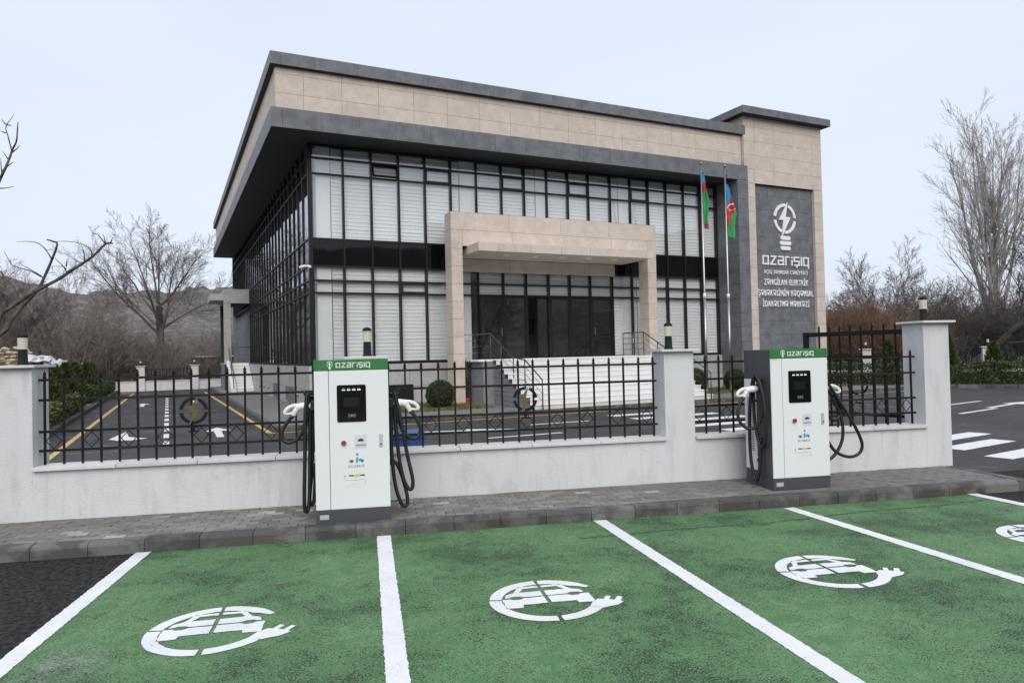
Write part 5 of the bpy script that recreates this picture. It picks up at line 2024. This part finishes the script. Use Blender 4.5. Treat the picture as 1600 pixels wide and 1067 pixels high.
t0 = -19.0
far_wall((25.84 + .8 * t0, 26 - .6 * t0, 0), WA, 38.0, [4.9 - .0 + 4.7 * i for i in range(7)], 1.60, .62, 'white wall with pillars and black bars beyond the right hand hedge', 'small pillar lamp beyond the right hand hedge')
hg = (23.22 - .8 * 9, 25.09 + .6 * 9, .02)
hedge(hg, WA, 23.0, .95, .92, 15000, .06, 'dark green hedge along the far kerb right of the gate', 73)
kb = empty('far_kerb', (hg[0] - .35, hg[1] - .55, 0), WA)
tag(kb, 'kerb and soil strip before the right hand hedge', kind='structure')
for i in range(24):
    block('kerb_stone', i + .004, i + .996, -.08, .08, -.02, .15, M['kerb'], kb, .012)
MB().box(0, 24, .08, 2.6, -.02, .12).build('soil', M['soil'], kb)
for i, (t, h) in enumerate(((-6.5, 2.0), (-3.3, 1.9), (-1.1, 2.1), (.5, 1.7), (3.2, 2.1), (5.4, 1.9))):
    conifer((24.6 + .8 * t, 25.2 - .6 * t, .1), h, .55, 1500, 120 + i, 'young conifer behind the right hand hedge, %s from the tower' % ORD[i], 'conifers in the right bed')

# far left: wall, rubble, shed
wl0 = fromb(-11.5, 27.2, 0)
far_wall(wl0, TB, 12.3, [.85 + .0, 3.95, 7.05, 10.1], 1.52, .58, 'low white wall with pillars and bars at the end of the left inner road', 'small pillar lamp on the far left wall')
rbl = empty('rubble_heap', (-18.6, 40.5, 0))
tag(rbl, 'heap of pale rubble stones behind the leftmost pillar', 'rubble')
rng = random.Random(44)
mb = MB()
for i in range(420):
    x = rng.uniform(-2.0, 2.4)
    top = 2.75 - .32 * abs(x) + rng.uniform(-.3, .15)
    z = rng.uniform(.2, max(.4, top))
    y = rng.uniform(-.7, .7)
    s = rng.uniform(.07, .15)
    n = len(mb.v)
    ring = 6
    for zz, rr_ in ((-.5, .5), (-.1, 1), (.35, .85), (.6, .3)):
        for k in range(ring):
            a = 6.283 * k / ring + rng.uniform(-.2, .2)
            mb.v.append((x + s * rr_ * 1.3 * math.cos(a), y + s * rr_ * math.sin(a), z + s * zz))
    for q in range(3):
        for k in range(ring):
            j = (k + 1) % ring
            mb.f.append((n + q * ring + k, n + q * ring + j, n + (q + 1) * ring + j, n + (q + 1) * ring + k))
            mb.m.append(0)
    mb.f.append(tuple(n + 3 * ring + k for k in range(ring)))
    mb.m.append(0)
o = mb.build('stones', M['stone'], rbl)
o['kind'] = 'stuff'
sh = empty('white_shed', (-16.7, 40.5, 0), .2)
tag(sh, 'low white sheeted shed beyond the far left conifers', 'shed')
MB().box(-.85, .75, -1, 1, 0, 1.75).build('shed_wall', M['earth'], sh)
for k, (x0, x1, zb_, seed) in enumerate(((-1.0, .35, 1.95, 5), (.1, .95, 1.72, 6))):
    rg = random.Random(seed)
    mb = MB()
    nx, ny = 9, 6
    for a in range(nx + 1):
        for b in range(ny + 1):
            mb.v.append((x0 + (x1 - x0) * a / nx + rg.uniform(-.06, .06), -1.1 + 2.2 * b / ny + rg.uniform(-.1, .1), zb_ + .42 * math.sin(math.pi * b / ny) * (1 - .5 * a / nx) + rg.uniform(-.09, .09)))
    for a in range(nx):
        for b in range(ny):
            q = a * (ny + 1) + b
            mb.f.append((q, q + ny + 1, q + ny + 2, q + 1))
            mb.m.append(0)
    o = mb.build('crumpled_sheet', M['white_sheet'], sh)
    o.modifiers.new('thickness', 'SOLIDIFY').thickness = .02
hut = empty('low_hut', (-11.8, 56, 0), .15)
tag(hut, 'long low hut with a pale flat roof behind the thicket', 'hut')
MB().box(-1.7, 1.7, -1.2, 1.2, 0, 2.05).build('hut_wall', M['earth'], hut)
MB().box(-1.9, 1.9, -1.5, 1.5, 2.051, 2.13).build('flat_roof', M['white_sheet'], hut)

# clipped round bushes and winter grass before the building
def round_bush(u, v, r, seed, lab):
    b = empty('round_bush', fromb(u, v, .115), TB)
    rng = random.Random(seed)
    mb = MB()
    leaves(mb, (0, 0, r * .95), (r, r, r), 5200, .026, rng, .82)
    f = mb.build('foliage', M['leaf_dark'], b)
    f['kind'] = 'stuff'
    mb = MB().tube([(0, 0, 0), (0, 0, r)], .03, 6)
    mb.lathe([(r * .25, r * .12), (r * .72, r * .45), (r * .80, r * .9), (r * .70, r * 1.35), (r * .3, r * 1.72)], sides=14)
    mb.build('stem', M['leaf_dark'], b)
    tag(b, lab, 'bush', 'clipped round bushes')
    return b


round_bush(4.78, -1.35, .47, 1, 'clipped round bush left of the entrance stairs')
round_bush(15.2, -1.1, .50, 2, 'clipped round bush between the stairs and the flagpoles')
round_bush(17.4, -.9, .45, 3, 'clipped round bush between the flagpoles and the tower')


def lawn(u0, u1, v0, v1, n, seed, lab):
    rng = random.Random(seed)
    mb = MB()
    for _ in range(n):
        u, v = rng.uniform(u0, u1), rng.uniform(v0, v1)
        if rng.random() < .3 and math.sin(u * 3) + math.sin(v * 4 + 1) < 0:
            continue
        h = rng.uniform(.05, .13)
        a = rng.uniform(0, 6.28)
        w = .012
        x, y = u, v
        dx, dy = math.cos(a) * w, math.sin(a) * w
        lx, ly = rng.gauss(0, .04), rng.gauss(0, .04)
        n0 = len(mb.v)
        mb.v += [(x - dx, y - dy, .116), (x + dx, y + dy, .116), (x + lx, y + ly, .116 + h)]
        mb.f.append((n0, n0 + 1, n0 + 2))
        mb.m.append(0)
    o = mb.build('grass', M['grass'])
    o.location = (BX, BY, 0)
    o.rotation_euler = (0, 0, TB)
    tag(o, lab, kind='stuff')
    so_ = MB().box(u0, u1, v0, v1, .1155, .119).build('lawn_soil', M['soil'], pf)


lawn(1.4, 6.3, -2.2, 1.15, 9000, 5, 'thin winter grass before the left half of the front')
lawn(14.2, 23, -2.0, 1.1, 9000, 6, 'thin winter grass round the flagpoles')
